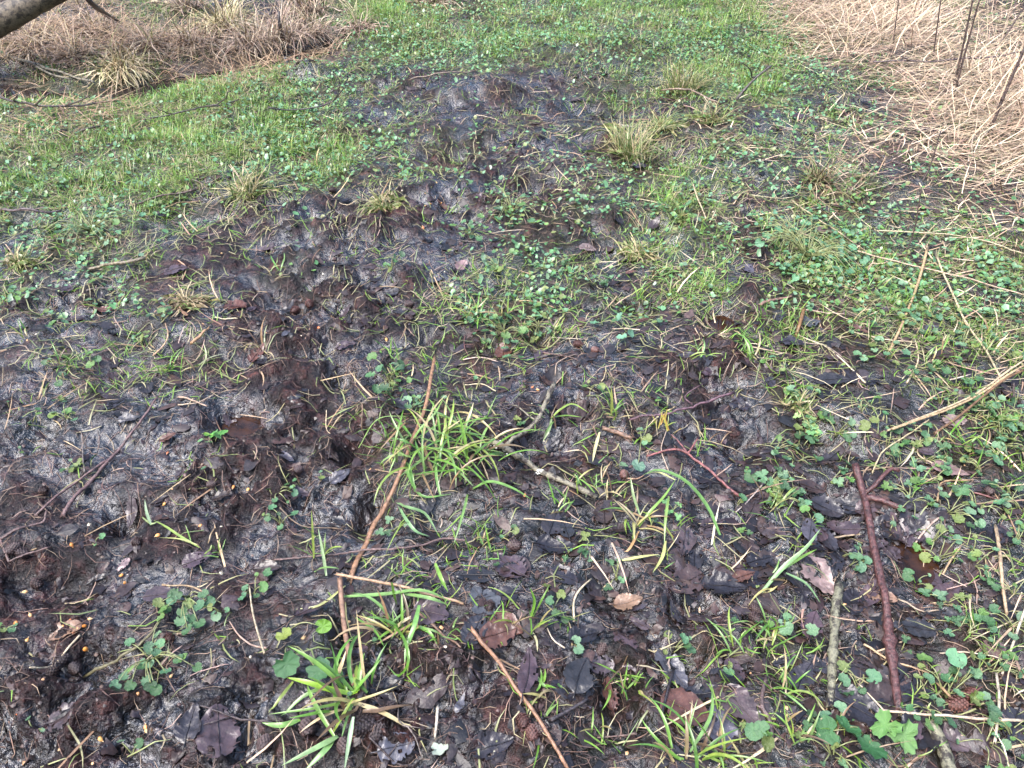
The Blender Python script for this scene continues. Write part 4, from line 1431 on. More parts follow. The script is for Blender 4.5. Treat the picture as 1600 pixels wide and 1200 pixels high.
# ================================================================== PLANTS WITH ROUND LEAVES
def leaf_mesh(kind, seed):
    rs = np.random.default_rng(seed)
    M = 22 if kind == 'round' else 34
    th = np.linspace(-np.pi, np.pi, M, endpoint=False) + np.pi / M
    if kind == 'round':
        r = 1 + .07 * np.cos(th * rs.integers(7, 10) + rs.uniform(0, 6)) + rs.normal(0, .05, M) + rs.uniform(0, .14) * np.cos(th + rs.uniform(0, 6))
        r *= 1 - .62 * np.exp(-((np.abs(th) - np.pi) / .32) ** 2)
    elif kind == 'heart':
        r = (1 + .06 * np.cos(th * 2)) * (1 - .55 * np.exp(-((np.abs(th) - np.pi) / .38) ** 2)) + .12 * np.exp(-(th / .35) ** 2)
    elif kind == 'lobed':
        r = .40 + .62 * np.abs(np.cos(th * 1.5)) ** .7 + .12 * np.cos(th * 13)
        r *= 1 - .5 * np.exp(-((np.abs(th) - np.pi) / .3) ** 2)
        r += rs.normal(0, .03, M)
    else:
        r = 1 / np.sqrt((np.cos(th) / 1.5) ** 2 + (np.sin(th) / .62) ** 2)
    V = [(0, 0, 0)]
    for f in (.34, .68, 1.0):
        for i in range(M):
            ri = r[i] * f + (1 - f) * .5 * (1 - r[i]) * .4
            x, y = math.cos(th[i]) * ri, math.sin(th[i]) * ri
            vein = .07 * math.cos(th[i] * 7) * f + .05 * rs.normal() * f
            V.append((x, y, .22 * f * f * rs.uniform(.7, 1.2) + vein - .05 * (y * y)))
    T = []
    for i in range(M):
        k = (i + 1) % M
        T.append((0, 1 + i, 1 + k))
        for q in (0, M):
            T += [(1 + q + i, 1 + q + M + i, 1 + q + M + k), (1 + q + i, 1 + q + M + k, 1 + q + k)]
    return mesh_tris(kind + '_leaf', np.array(V), T, LEAF_O)


LEAVES = {'round': [leaf_mesh('round', s) for s in range(12)], 'heart': [leaf_mesh('heart', 20)], 'lobed': [leaf_mesh('lobed', s + 30) for s in range(5)], 'oval': [leaf_mesh('oval', 40), leaf_mesh('oval', 41)]}
PLANT_C = [(.062, .145, .056), (.085, .175, .078), (.045, .105, .036), (.115, .200, .105), (.085, .170, .040), (.070, .155, .075), (.13, .17, .045), (.037, .085, .032)]


def plant(u, v, n, size, spread, kind='round', desc='', lab=None, hgt=.014, name='ground_ivy', noun='ivy seedling', colors=PLANT_C, spots=None):
    p = gp(u, v)
    root = empty(name, p)
    st = []
    for k in range(n):
        if spots is not None:
            q = gp(spots[k][0], spots[k][1], spots[k][2] if len(spots[k]) > 2 else .014) - p
            s = size
        else:
            a, rr = rng.uniform(0, 6.283), spread * math.sqrt(rng.uniform(.02, 1))
            q = np.array([math.cos(a) * rr, math.sin(a) * rr, 0])
            q[2] = float(height_soft(p[0] + q[0], p[1] + q[1])) - p[2] + hgt * rng.uniform(.3, 1.2) + .003
            s = size * .92 * rng.uniform(.42, 1.3)
        ph = math.atan2(q[1], q[0])
        o = link('leaf', random.choice(LEAVES[kind]), root, pick(colors, 1)[0])
        o.location = q
        o.rotation_euler = (rng.normal(0, .30), rng.normal(.05, .30), ph + rng.normal(0, .5))
        o.scale = (s, s * rng.uniform(.85, 1.1), s)
        b = np.array([rng.normal(0, .003), rng.normal(0, .003), -.002])
        mid = (b + q) / 2 + np.array([0, 0, .25 * np.linalg.norm(q)])
        e = q - np.array([math.cos(ph), math.sin(ph), 0]) * s * .35
        st.append(tube(smooth_path([b, mid, e - [0, 0, .001]], 6), np.linspace(.0010, .0007, 6), 4))
    V, T = tubes(st)
    link('stems', mesh_tris('stems', V, T, LEAF_O), root, (.22, .24, .10))
    if lab:
        unique(root, lab, 'plant', 'small leafy plants')
    else:
        repeat(root, desc, noun, 'plant', 'small leafy plants', p)
    return root


def px_list(cx, cy, pts):
    return [(cx + a, cy + b, h) for a, b, h in pts]


plant(292, 935, 14, .0092, 0, lab='dense round-leaved seedling clump, upper of two at lower left', spots=[(318, 928, .02), (311, 946, .02), (294, 943, .02), (285, 955, .018), (297, 966, .016), (282, 970, .016), (293, 985, .014), (311, 975, .012), (248, 942, .02), (256, 952, .02), (269, 938, .02), (276, 928, .024), (327, 940, .014), (270, 928, .02)])
plant(240, 1030, 18, .0082, 0, lab='leggy round-leaved seedling clump, lower of two at lower left', spots=[(203, 1004, .012), (252, 965, .02), (247, 992, .02), (233, 1010, .02), (250, 1006, .02), (244, 1020, .02), (225, 1040, .012), (259, 1050, .016), (308, 1043, .012), (279, 1030, .016), (286, 1028, .018), (194, 1058, .01), (180, 1071, .008), (228, 1063, .012), (236, 1072, .012), (243, 1078, .012), (204, 1070, .01), (202, 1048, .01)])
landmark('the two seedling clumps at lower left', 265, 990)
plant(452, 1010, 2, .0170, 0, lab='two large scalloped round leaves left of the reed stem', spots=[(447, 1037, .03), (497, 1048, .026)], colors=[(.065, .165, .06)], name='scalloped_plant')
landmark('the two scalloped leaves', 470, 1042)
plant(446, 985, 2, .013, 0, lab='yellow-green leaves just above the scalloped leaves', spots=[(444, 992, .02), (505, 978, .02)], colors=[(.20, .25, .05), (.12, .26, .03)], kind='heart', name='scalloped_plant')
plant(1000, 690, 1, .0135, 0, lab='single blue-green heart-shaped leaf on a stalk near the red twig', spots=[(997, 728, .022)], kind='heart', colors=[(.10, .185, .125)], name='heart_leaf_plant')
landmark('the heart-shaped leaf', 997, 728)
plant(1350, 1150, 3, .018, 0, lab='glossy dark green crinkled leaf in front of the birch stick', spots=[(1322, 1136, .03), (1360, 1168, .02), (1290, 1142, .02)], colors=[(.040, .125, .042)], name='crinkled_plant', kind='round')
plant(1395, 1150, 2, .022, 0, kind='lobed', lab='large light green lobed leaf below the forked stick', spots=[(1384, 1134, .025), (1412, 1150, .02)], colors=[(.085, .19, .05)], name='lobed_plant')
landmark('the large lobed leaf at lower right', 1395, 1140)
plant(1496, 1018, 1, .0150, 0, lab='single round pale leaf right of the forked stick', spots=[(1494, 1028, .02)], colors=[(.12, .25, .13)])
plant(684, 1180, 1, .0120, 0, lab='pale washed-out round leaf beside the white straw', spots=[(685, 1172, .008)], colors=[(.30, .36, .26)])
plant(985, 522, 4, .0110, 0, lab='three blue-green round leaves beyond the centre', spots=[(971, 527, .02), (985, 520, .025), (968, 495, .02), (928, 505, .015)], colors=[(.12, .25, .15)])
plant(1050, 800, 5, .011, .022, kind='lobed', lab='pale lobed leaves inside the star-shaped tuft', colors=[(.13, .27, .10)], name='lobed_plant')
plant(332, 688, 7, .0095, .026, kind='oval', lab='small bright seedling below the puddle at left', colors=[(.10, .26, .05), (.12, .25, .09)])
plant(1250, 655, 6, .014, .036, kind='lobed', lab='pale green lobed leaves above the black hollow at right', colors=[(.20, .32, .10), (.12, .25, .10)], name='lobed_plant')
plant(610, 598, 16, .0100, .055, lab='wide leafy clump above the long tan reed stem', hgt=.03)
landmark('the leafy clump above the reed stem', 610, 598)
plant(785, 520, 20, .0105, .065, lab='wide leafy clump just beyond the centre', hgt=.03)
landmark('the leafy clump beyond the centre', 785, 520)
plant(780, 425, 18, .0095, .07, lab='round-leaved clump beside the pinkish torn leaf', hgt=.03)
plant(735, 370, 12, .0095, .05, lab='small leafy clump behind the pinkish torn leaf', hgt=.03)
plant(612, 425, 9, .0080, .03, lab='few ivy leaves clinging to the dark mud clod', hgt=.03)
landmark('the dark mud clod', 628, 440)
plant(145, 360, 34, .0095, .14, lab='broad green ivy patch at the left edge of the mud', hgt=.03)
landmark('the broad ivy patch at left', 145, 360)
plant(1260, 400, 46, .0100, .17, lab='dense dark ivy patch at right beyond the puddle', hgt=.035, colors=[(.070, .175, .085), (.085, .20, .10), (.06, .15, .07)])
plant(1240, 375, 36, .0095, .14, lab='ivy patch directly behind the dense dark ivy patch', hgt=.035, colors=[(.080, .185, .095), (.095, .21, .11)])
landmark('the dense ivy patch', 1255, 395)
plant(800, 330, 26, .0095, .13, lab='pale leafy clump left of the bright grass beyond the centre', hgt=.035)
plant(1065, 345, 10, .0120, .05, lab='light green leaves below the bright grass beyond the centre', hgt=.03)
HAND_PLANTS = [(940, 445, 4, .016, 'lobed', 'pale lobed'), (885, 420, 3, .011, 'lobed', 'pale lobed'), (1270, 660, 4, .013, 'lobed', 'pale lobed'), (885, 868, 3, .009, 'lobed', 'small lobed'), (922, 858, 3, .009, 'lobed', 'small lobed'),
               (1170, 835, 2, .011, 'lobed', 'pale lobed'), (1015, 830, 2, .009, 'lobed', 'small lobed'), (960, 905, 3, .009, 'lobed', 'yellowish lobed'), (1220, 780, 6, .013, 'lobed', 'green lobed'), (1300, 750, 4, .013, 'lobed', 'green lobed'),
               (1480, 945, 5, .013, 'lobed', 'green lobed'), (1500, 985, 4, .011, 'lobed', 'green lobed'), (1560, 680, 5, .016, 'lobed', 'light lobed'), (1540, 640, 5, .014, 'lobed', 'bright lobed'), (1410, 1020, 2, .012, 'lobed', 'dark lobed'),
               (430, 770, 5, .0085, 'round', 'small yellowish'), (440, 820, 4, .0085, 'round', 'small green'), (500, 748, 2, .0085, 'round', 'single small'), (145, 850, 2, .0075, 'round', 'leggy two-leaved'), (40, 710, 2, .0085, 'round', 'single round'),
               (118, 735, 3, .0085, 'round', 'small round'), (10, 985, 3, .0110, 'round', 'bright round'), (65, 1140, 2, .0075, 'oval', 'tiny'), (208, 1180, 2, .0095, 'round', 'bright round'), (105, 655, 5, .0095, 'round', 'small green'),
               (1330, 885, 3, .0110, 'round', 'small round'), (1320, 870, 2, .0095, 'round', 'small round'), (800, 570, 2, .0110, 'round', 'single round'), (1030, 640, 2, .010, 'round', 'small round'), (1000, 690, 3, .011, 'round', 'blue-green'),
               (395, 925, 4, .0085, 'round', 'small leggy'), (345, 955, 3, .0085, 'round', 'small leggy'), (888, 1085, 1, .0075, 'round', 'single bright'), (1050, 1015, 4, .0090, 'round', 'few-leaved'), (1430, 910, 3, .010, 'round', 'small round'),
               (1310, 1145, 4, .010, 'round', 'small round'), (640, 640, 4, .012, 'round', 'small green'), (250, 500, 4, .010, 'round', 'small round'), (150, 470, 8, .010, 'round', 'leafy pale'), (15, 465, 6, .010, 'round', 'leafy pale'),
               (735, 365, 5, .009, 'round', 'small round'), (1190, 975, 2, .009, 'round', 'small round'), (570, 1010, 2, .008, 'round', 'small round'), (220, 540, 3, .009, 'round', 'small round'), (470, 760, 2, .009, 'round', 'small round')]
for (u, v, n, s, kd, d) in HAND_PLANTS:
    plant(u, v, n + (2 if n > 2 else 0), s * .85, .010 + .005 * n, kd, d, noun='seedling', name='lobed_plant' if kd == 'lobed' else 'ground_ivy')
# the rest by the cover map
x, y = scatter(5200, y1=2.0, spread=.70)
s = cover('ivy', x, y)
k = rng.uniform(0, 1, len(x)) < s ** 1.8 * 1.0
cnt = 0
taken = []
for xx, yy, ss in zip(x[k], y[k], s[k]):
    u, v = project(xx, yy)
    if not (495 < v < 1196 and 4 < u < 1596) or cnt >= 185:
        continue
    if any((u - a) ** 2 + (v - b) ** 2 < 22 ** 2 for a, b in taken):
        continue
    taken.append((u, v))
    n = int(rng.integers(4, 11)) if ss > .35 else int(rng.integers(1, 5))
    kd = 'lobed' if rng.uniform() < .16 else 'round'
    d = ('pale lobed' if kd == 'lobed' else ('single-leaved' if n == 1 else ('few-leaved' if n < 4 else 'leafy')))
    plant(u, v, n, rng.uniform(.0062, .0105) * (1.08 if kd == 'lobed' else 1), .010 + .0042 * n, kd, d, noun='seedling', name='lobed_plant' if kd == 'lobed' else 'ground_ivy')
    cnt += 1

# ================================================================== DEAD LEAVES
DEAD_TONES = {'near-black': (.012, .010, .0115), 'charcoal': (.020, .0175, .020), 'purple-brown': (.044, .029, .032), 'dark brown': (.032, .020, .017), 'reddish brown': (.075, .033, .023), 'tan': (.15, .09, .06), 'pinkish': (.15, .10, .092), 'slate': (.048, .046, .055)}


def dead_leaf(u, v, L, asp, rot, tone, shape='oval', curl=.4, fold=.2, torn=.25, conform=.6, lab=None, lift=.003):
    p = gp(u, v)
    NT, NS = 20, 8
    t = np.linspace(0, 1, NT)
    if shape == 'round':
        w = np.sin(np.pi * t ** .8) ** .55
    elif shape == 'long':
        w = np.sin(np.pi * t ** .75) ** .8
    else:
        w = np.sin(np.pi * t ** .7) ** .75
    w = w * L * asp * .5
    w[0], w[-1] = .0006, .0006
    ser = 1 + .10 * ((t * 15) % 1 - .5) * (w > .002)
    S = np.linspace(-1, 1, NS + 1)
    bend = rng.normal(0, .12)
    TT, SS = np.meshgrid(t, S, indexing='ij')
    edge = np.abs(SS) ** 6
    ww = (w * ser)[:, None] * (1 + edge * rng.normal(0, .05, TT.shape))
    X = (TT - .5) * L
    Y = SS * ww + bend * L * (TT - .5) ** 2
    Z = fold * np.abs(Y) + curl * (Y * Y) / (L * asp) + curl * .5 * rng.normal(0, 1) * L * (TT - .5) ** 2
    Z += .035 * L * gnoise(TT * 3.1 + u, SS * 1.9 + v, 81) + .015 * L * gnoise(TT * 8 + u, SS * 5 + v, 82)
    Z += -.0016 * np.abs(np.sin((TT * 7 - np.abs(SS) * 1.4) * np.pi)) ** 4 * (L / .06)
    c, s_ = math.cos(rot), math.sin(rot)
    gx, gy = p[0] + X * c - Y * s_, p[1] + X * s_ + Y * c
    hs_, hh = height_soft(gx, gy), height_top(gx, gy)
    zz = conform * hs_ + (1 - conform) * np.mean(hs_) + Z
    zz = np.maximum(zz, hs_ + .0012) + lift
    V = np.stack([X * c - Y * s_, X * s_ + Y * c, zz - p[2]], -1).reshape(-1, 3)
    T = []
    rag = gnoise(TT * 4.3 + v, SS * 2.7 + u, 83) + .5 * edge - (.8 - torn * 1.3)
    for i in range(NT - 1):
        for j in range(NS):
            if rag[i, j] > 0 and rng.uniform() < .9 and (j < 3 or j > 4):
                continue
            a = i * (NS + 1) + j
            T += [(a, a + NS + 1, a + NS + 2), (a, a + NS + 2, a + 1)]
    tc = DEAD_TONES[tone]
    o = link('dead_leaf', mesh_tris('dead_leaf', V, T, DEAD), color=pick([tc], 1, .15)[0], loc=p)
    mid = V.reshape(NT, NS + 1, 3)[:, NS // 2] + [0, 0, .0006]
    if L > .03:
        st = mid[0] + np.array([-c, -s_, 0]) * L * .16 + [0, 0, .002]
        mp = np.vstack([st, mid[::2], mid[-1]])
        Vm, Tm = tube(mp, np.linspace(.0011, .0003, len(mp)), 4)
        link('midrib', mesh_tris('midrib', Vm, Tm, DEAD), o, np.array(tc) * .6)
    if lab:
        unique(o, lab, 'leaf', 'dead leaves on the mud')
    else:
        sz = 'small' if L < .034 else ('large' if L > .06 else 'medium')
        wd = {'oval': 'dead leaf', 'round': 'rounded dead leaf', 'long': 'narrow dead leaf'}[shape]
        repeat(o, f'{sz} {tone}', 'dead leaf', 'leaf', 'dead leaves on the mud', p)
        REPEATS[-1] = (o, f'{sz} {tone}' + (' narrow' if shape == 'long' else ' rounded' if shape == 'round' else ''), 'dead leaf', REPEATS[-1][3], REPEATS[-1][4])


HAND_LEAVES = [
    (345, 1152, .075, .72, 1.9, 'purple-brown', 'round', 'big flat veined purple-brown leaf at lower left', 0),
    (300, 1135, .055, .65, 1.6, 'charcoal', 'oval', 'crumpled charcoal leaf left of the big veined leaf', .3),
    (672, 962, .062, .75, -.3, 'purple-brown', 'round', 'purple-brown leaf under the arching blades', .15),
    (778, 996, .058, .75, .4, 'reddish brown', 'round', 'purplish toothed leaf right of the arching blades', .1),
    (1068, 1112, .070, .80, -.45, 'reddish brown', 'round', 'large shiny reddish brown leaf at the lower edge', .12),
    (1155, 1108, .072, .62, -1.0, 'purple-brown', 'oval', 'large dark purple leaf right of the reddish brown leaf', .2),
    (980, 947, .046, .70, .1, 'tan', 'oval', 'crumpled warm brown leaf at lower centre', .3),
    (1483, 738, .066, .52, -.42, 'pinkish', 'oval', 'smooth pinkish brown oval leaf right of the forked stick', .05),
    (1448, 712, .035, .6, -.7, 'purple-brown', 'oval', 'grey-purple leaf tip behind the pinkish oval leaf', .1),
    (1266, 982, .055, .6, 1.1, 'purple-brown', 'oval', 'curled purple leaf left of the birch stick', .35),
    (1332, 1110, .075, .75, -.6, 'near-black', 'round', 'large near-black leaf at the foot of the birch stick', .2),
    (1252, 1062, .056, .66, .9, 'charcoal', 'oval', 'charcoal leaf left of the birch stick foot', .2),
    (826, 1052, .080, .36, 1.45, 'purple-brown', 'long', 'long narrow purple-brown leaf left of the black leaves', .05),
    (905, 1058, .060, .7, 1.2, 'charcoal', 'oval', 'crumpled charcoal leaf at lower centre', .35),
    (912, 1000, .05, .7, .4, 'near-black', 'oval', 'black crumpled leaf above the charcoal leaf', .4),
    (864, 822, .060, .62, 1.3, 'charcoal', 'oval', 'dark veined leaf below the lichened branch', .08),
    (884, 832, .045, .55, 1.7, 'charcoal', 'oval', 'dark leaf right of the dark veined leaf', .1),
    (972, 832, .035, .7, .2, 'dark brown', 'oval', 'shiny dark leaf beside the star-shaped tuft', .5),
    (1490, 662, .048, .7, .1, 'pinkish', 'round', 'pinkish flat leaf under the straw bundle', .08),
    (1262, 508, .060, .62, .2, 'slate', 'oval', 'large slate leaf below the dense ivy patch', .1),
    (1240, 540, .055, .6, -.2, 'charcoal', 'oval', 'dark folded leaf below the slate leaf', .3),
    (1300, 598, .075, .5, .0, 'charcoal', 'long', 'wide wet charcoal leaf above the black hollow', .1),
    (722, 418, .042, .72, 1.1, 'pinkish', 'round', 'pinkish torn leaf standing out beside a leafy clump', .25),
    (918, 392, .050, .62, .1, 'pinkish', 'oval', 'flat pinkish brown leaf beyond the centre', .05),
    (1022, 360, .05, .6, .8, 'purple-brown', 'oval', 'purple leaf below the bright grass beyond the centre', .2),
    (1000, 262, .06, .6, .5, 'slate', 'oval', 'slate leaf right of the upright olive tussock', .1),
    (1450, 208, .085, .6, .1, 'purple-brown', 'oval', 'dark purple leaf in straw left of the thick stem', .2),
    (1252, 187, .075, .6, .1, 'purple-brown', 'oval', 'grey-purple leaf in the far green', .15),
    (533, 748, .046, .65, .6, 'slate', 'oval', 'slate-blue wet leaf left of the long tan reed stem', .15),
    (203, 660, .040, .55, .2, 'slate', 'oval', 'blue-grey curled leaf left of the diagonal twig', .5),
    (420, 893, .048, .55, .05, 'dark brown', 'oval', 'glossy dark folded leaf below centre left', .5),
    (620, 1172, .050, .7, .3, 'slate', 'round', 'slate-grey leaf flat at the lower edge', .05),
    (720, 1105, .030, .4, 1.2, 'slate', 'oval', 'small grey pointed leaf scrap on smooth mud', .1),
    (1268, 768, .050, .6, -.2, 'dark brown', 'oval', 'brown leaf left of the fork in the stick', .2),
    (1290, 800, .060, .7, -.4, 'charcoal', 'round', 'dark leaf in the hollow left of the forked stick', .2),
    (1265, 830, .060, .55, 1.2, 'slate', 'oval', 'dark slate leaf leaning left of the forked stick', .1),
    (1185, 880, .05, .6, .3, 'near-black', 'oval', 'black leaf left of the pair of green blades', .2),
    (1160, 905, .045, .45, .4, 'reddish brown', 'long', 'rust-red leaf scrap left of the green blades', .3),
    (1130, 920, .075, .55, -.1, 'near-black', 'oval', 'long crumpled black leaf at lower right of centre', .4),
    (985, 430, .03, .5, .3, 'reddish brown', 'oval', 'rust leaf scrap beyond the centre', .3),
    (1005, 505, .040, .35, .6, 'reddish brown', 'long', 'bright rust leaf scrap right of the blue-green leaves', .4),
    (350, 780, .04, .6, .3, 'dark brown', 'oval', 'dark leaf on mud right of the uprooted shoot', .2),
    (310, 880, .050, .65, .5, 'purple-brown', 'oval', 'purple leaf below the uprooted shoot', .2),
    (250, 935, .048, .7, .2, 'purple-brown', 'round', 'flat purple leaf under the upper seedling clump', .05),
    (490, 955, .060, .35, .5, 'purple-brown', 'long', 'curled purple-brown leaf above the scalloped leaves', .5),
    (170, 490, .075, .35, -.3, 'reddish brown', 'long', 'brown reed-like leaf in mud at left', .2),
    (275, 425, .06, .7, .3, 'purple-brown', 'round', 'dull purple-brown leaf on mud above the tan tussock', .05),
    (265, 688, .035, .5, .6, 'reddish brown', 'oval', 'rust-red leaf by the puddle at left', .2),
    (1470, 560, .055, .6, .3, 'dark brown', 'oval', 'dark leaf among ivy at the right', .2), (1340, 520, .045, .5, -.6, 'reddish brown', 'oval', 'reddish leaf standing by dark dead stalks', .5),
    (1550, 1020, .042, .75, .2, 'pinkish', 'round', 'pinkish leaf under ivy at the right edge', .05), (1425, 1140, .045, .6, 1.0, 'purple-brown', 'oval', 'purple leaf behind the large lobed leaf', .2),
    (540, 545, .05, .5, .1, 'purple-brown', 'oval', 'flat dull leaf in smooth mud left of centre', .05),
    (1290, 365, .06, .6, .5, 'pinkish', 'oval', 'pinkish leaf standing in the far litter at right', .3),
]
for i, (u, v, L, asp, rot, tone, shape, lab, curl) in enumerate(HAND_LEAVES):
    dead_leaf(u, v, L, asp, rot, tone, shape, curl, .1 + curl * .5, .08 if i < 8 else .2, .75 if curl < .12 else .5, lab, .008)
for ph, u, v in (('the big veined leaf', 345, 1150), ('the reddish brown leaf', 1068, 1110), ('the pinkish oval leaf', 1483, 738), ('the warm brown leaf', 980, 947), ('the large slate leaf', 1262, 508), ('the slate-blue leaf', 533, 748)):
    landmark(ph, u, v)
x, y = scatter(2600, y1=3.0, spread=.68)
u_, v_ = project(x, y)
dens = np.where(v_ > 430, .14, .05) + .75 * (v_ > 800) * (u_ > 740) + .25 * (u_ > 1050) * (v_ > 480) + .12 * (v_ > 1000)
dens = dens * (.3 + .9 * muddy(x, y))
dens = dens * np.where((u_ < 420) & (v_ > 700), .45, 1)
k = rng.uniform(0, 1, len(x)) < dens
cnt = 0
tn, tw = list(DEAD_TONES), np.array([.27, .26, .19, .15, .06, .01, .015, .045])
for uu, vv in zip(u_[k], v_[k]):
    if not (8 < uu < 1592 and 120 < vv < 1195):
        continue
    dead_leaf(uu, vv, rng.uniform(.026, .058) * (1.3 if vv > 760 and uu > 640 else 1), rng.uniform(.42, .78), rng.uniform(0, 6.28), str(rng.choice(tn, p=tw / tw.sum())), str(rng.choice(['oval', 'round', 'long'], p=[.6, .25, .15])),
              rng.uniform(.05, .5), rng.uniform(.0, .35), rng.uniform(.1, .5), rng.uniform(.4, .8))
    cnt += 1
    if cnt >= 240:
        break

# ================================================================== ALDER CONES
def cone_parts(seed):
    rs = np.random.default_rng(seed)
    n, m = 9, 10
    V, T = [], []
    for i in range(n):
        t = i / (n - 1)
        r = math.sin(math.pi * (.06 + .88 * t)) ** .7 * .36
        for j in range(m):
            a = 2 * math.pi * j / m
            V.append(((t - .5), r * math.cos(a), r * math.sin(a)))
    for i in range(n - 1):
        for j in range(m):
            k = (j + 1) % m
            T += [(i * m + j, i * m + k, (i + 1) * m + k), (i * m + j, (i + 1) * m + k, (i + 1) * m + j)]
    core = mesh_tris('alder_cone', V, T, CONE)
    V, T = [], []
    N = 74
    for q in range(N):
        t = (q + .5) / N
        a = q * 2.39996
        r = math.sin(math.pi * (.07 + .86 * t)) ** .7 * .38
        c = np.array([(t - .5) * .98, r * math.cos(a), r * math.sin(a)])
        nrm = np.array([.25, math.cos(a), math.sin(a)])
        nrm /= np.linalg.norm(nrm)
        ax = np.cross(nrm, [1, 0, 0])
        ax /= np.linalg.norm(ax)
        fw = np.cross(ax, nrm)
        w, d = .080 * rs.uniform(.8, 1.2), .06
        tip = c + nrm * rs.uniform(.09, .15)
        b = len(V)
        V += [c - ax * w - fw * d, c + ax * w - fw * d, tip + ax * w * .8 + fw * d * .9, tip - ax * w * .8 + fw * d * .9, tip - fw * d * .1 + nrm * .02]
        T += [(b, b + 1, b + 4), (b + 1, b + 2, b + 4), (b + 2, b + 3, b + 4), (b + 3, b, b + 4)]
    scales = mesh_tris('scales', np.array(V), T, CONE, smooth=False)
    V, T = tube(np.array([(-.48, 0, 0), (-.75, .03, .02), (-.98, .10, .0)]), [.05, .04, .04], 5)
    return core, scales, mesh_tris('stalk', V, T, CONE)


CONES = [cone_parts(s) for s in range(3)]


def cone(u, v, L, desc, lab=None, color=(.075, .042, .036)):
    p = gp(u, v)
    core, sc, stl = random.choice(CONES)
    o = link('alder_cone', core, color=np.array(color) * .5)
    o.location = (p[0], p[1], p[2] + L * .30)
    o.rotation_euler = (rng.uniform(0, 6), rng.normal(0, .25), rng.uniform(0, 6.28))
    o.scale = (L, L, L)
    s1 = link('scales', sc, o, color)
    stuff(s1)
    link('stalk', stl, o, np.array(color) * .8)
    if lab:
        unique(o, lab, 'alder cone', 'alder cones on the ground')
    else:
        repeat(o, desc, 'alder cone', 'alder cone', 'alder cones on the ground', p)


cone(1493, 1106, .027, '', 'clean reddish brown alder cone at lower right', (.14, .060, .045))
cone(1515, 1088, .020, '', 'small reddish alder cone behind the clean one at lower right', (.14, .055, .042))
landmark('the reddish cones at lower right', 1500, 1100)
for (u, v, L, d) in ((1180, 970, .022, 'muddy brown'), (975, 745, .018, 'reddish'), (466, 738, .019, 'muddy'), (804, 856, .022, 'purplish'), (845, 1142, .022, 'wet dark'), (818, 1130, .022, 'wet reddish'), (832, 1148, .020, 'wet reddish'),
                     (572, 1140, .028, 'wet black'), (590, 1150, .024, 'wet black'), (612, 1112, .022, 'wet black'), (482, 1142, .024, 'dark'), (415, 1166, .022, 'dark'), (903, 541, .020, 'reddish'), (930, 550, .018, 'reddish'), (462, 488, .022, 'reddish'),
                     (484, 478, .022, 'reddish'), (22, 862, .022, 'brown'), (38, 868, .020, 'brown'), (265, 1000, .017, 'reddish'), (1180, 955, .018, 'dark'), (1300, 470, .018, 'dark'), (100, 1035, .022, 'black'), (85, 1052, .02, 'black'),
                     (120, 1048, .02, 'black'), (60, 915, .02, 'dark'), (415, 905, .02, 'dark'), (640, 500, .02, 'dark'), (640, 478, .02, 'dark'), (720, 500, .018, 'dark'), (1120, 560, .018, 'dark'), (70, 770, .018, 'dark'), (520, 300, .022, 'dark'),
                     (940, 1018, .018, 'dark'), (1240, 880, .018, 'dark'), (765, 950, .018, 'dark'), (215, 850, .018, 'dark'), (330, 760, .016, 'dark'), (540, 1170, .022, 'dark'), (1545, 770, .018, 'dark'), (655, 770, .016, 'dark')):
    c = {'reddish': (.11, .05, .04), 'wet reddish': (.11, .05, .042)}.get(d, (.038, .025, .024) if 'black' in d else (.062, .038, .035))
    cone(u, v, L, d, None, c)

# ================================================================== ORANGE KERNELS
def kernel_mesh(seed):
    rs = np.random.default_rng(seed)
    n, m = 8, 9
    V, T = [], []
    for i in range(n):
        t = i / (n - 1)
        r = max(.02, math.sin(math.pi * t) ** .6 * (.26 + .18 * t))
        for j in range(m):
            a = 2 * math.pi * j / m
            V.append((t - .5 + rs.normal(0, .01), r * math.cos(a) * (1 + rs.normal(0, .04)), r * .72 * math.sin(a)))
    for i in range(n - 1):
        for j in range(m):
            k = (j + 1) % m
            T += [(i * m + j, i * m + k, (i + 1) * m + k), (i * m + j, (i + 1) * m + k, (i + 1) * m + j)]
    return mesh_tris('seed_kernel', V, T, SEED)


def tip_mesh():
    V, T = tube(np.array([(-.5, 0, 0), (-.6, .0, .02), (-.68, .03, .03)]), [.10, .07, .02], 6)
    return mesh_tris('tip', V, T, SEED)


KERN, TIP = [kernel_mesh(s) for s in range(3)], tip_mesh()
for (u, v) in ((262, 709), (304, 731), (257, 789), (365, 762), (388, 766), (290, 765), (372, 782), (113, 853), (72, 871), (314, 822), (342, 829), (247, 838), (40, 926), (48, 962), (110, 971), (141, 968), (133, 980), (100, 981), (121, 984), (116, 990),
               (135, 1016), (43, 1002), (228, 1137), (229, 1143), (161, 1134), (158, 1156), (145, 1196), (215, 1087), (665, 323), (673, 320), (690, 318), (661, 357), (498, 513), (347, 397), (268, 1057), (195, 1010), (270, 765), (25, 975), (17, 1105), (30, 1115), (350, 730), (190, 900), (196, 912), (604, 532), (832, 606), (840, 610), (578, 736), (640, 428), (820, 775)):
    p = gp(u, v)
    L = rng.uniform(.0070, .0105)
    o = link('seed_kernel', random.choice(KERN), color=pick([(.52, .20, .045), (.58, .28, .09), (.46, .14, .05), (.60, .36, .16)], 1, .15)[0])
    o.location = (p[0], p[1], p[2] + L * .26)
    o.rotation_euler = (rng.normal(0, .4), rng.normal(0, .5), rng.uniform(0, 6.28))
    o.scale = (L, L, L)
    link('tip', TIP, o, (.60, .45, .25))
    repeat(o, 'orange', 'seed kernel', 'seed', 'orange seed kernels in the mud', p)

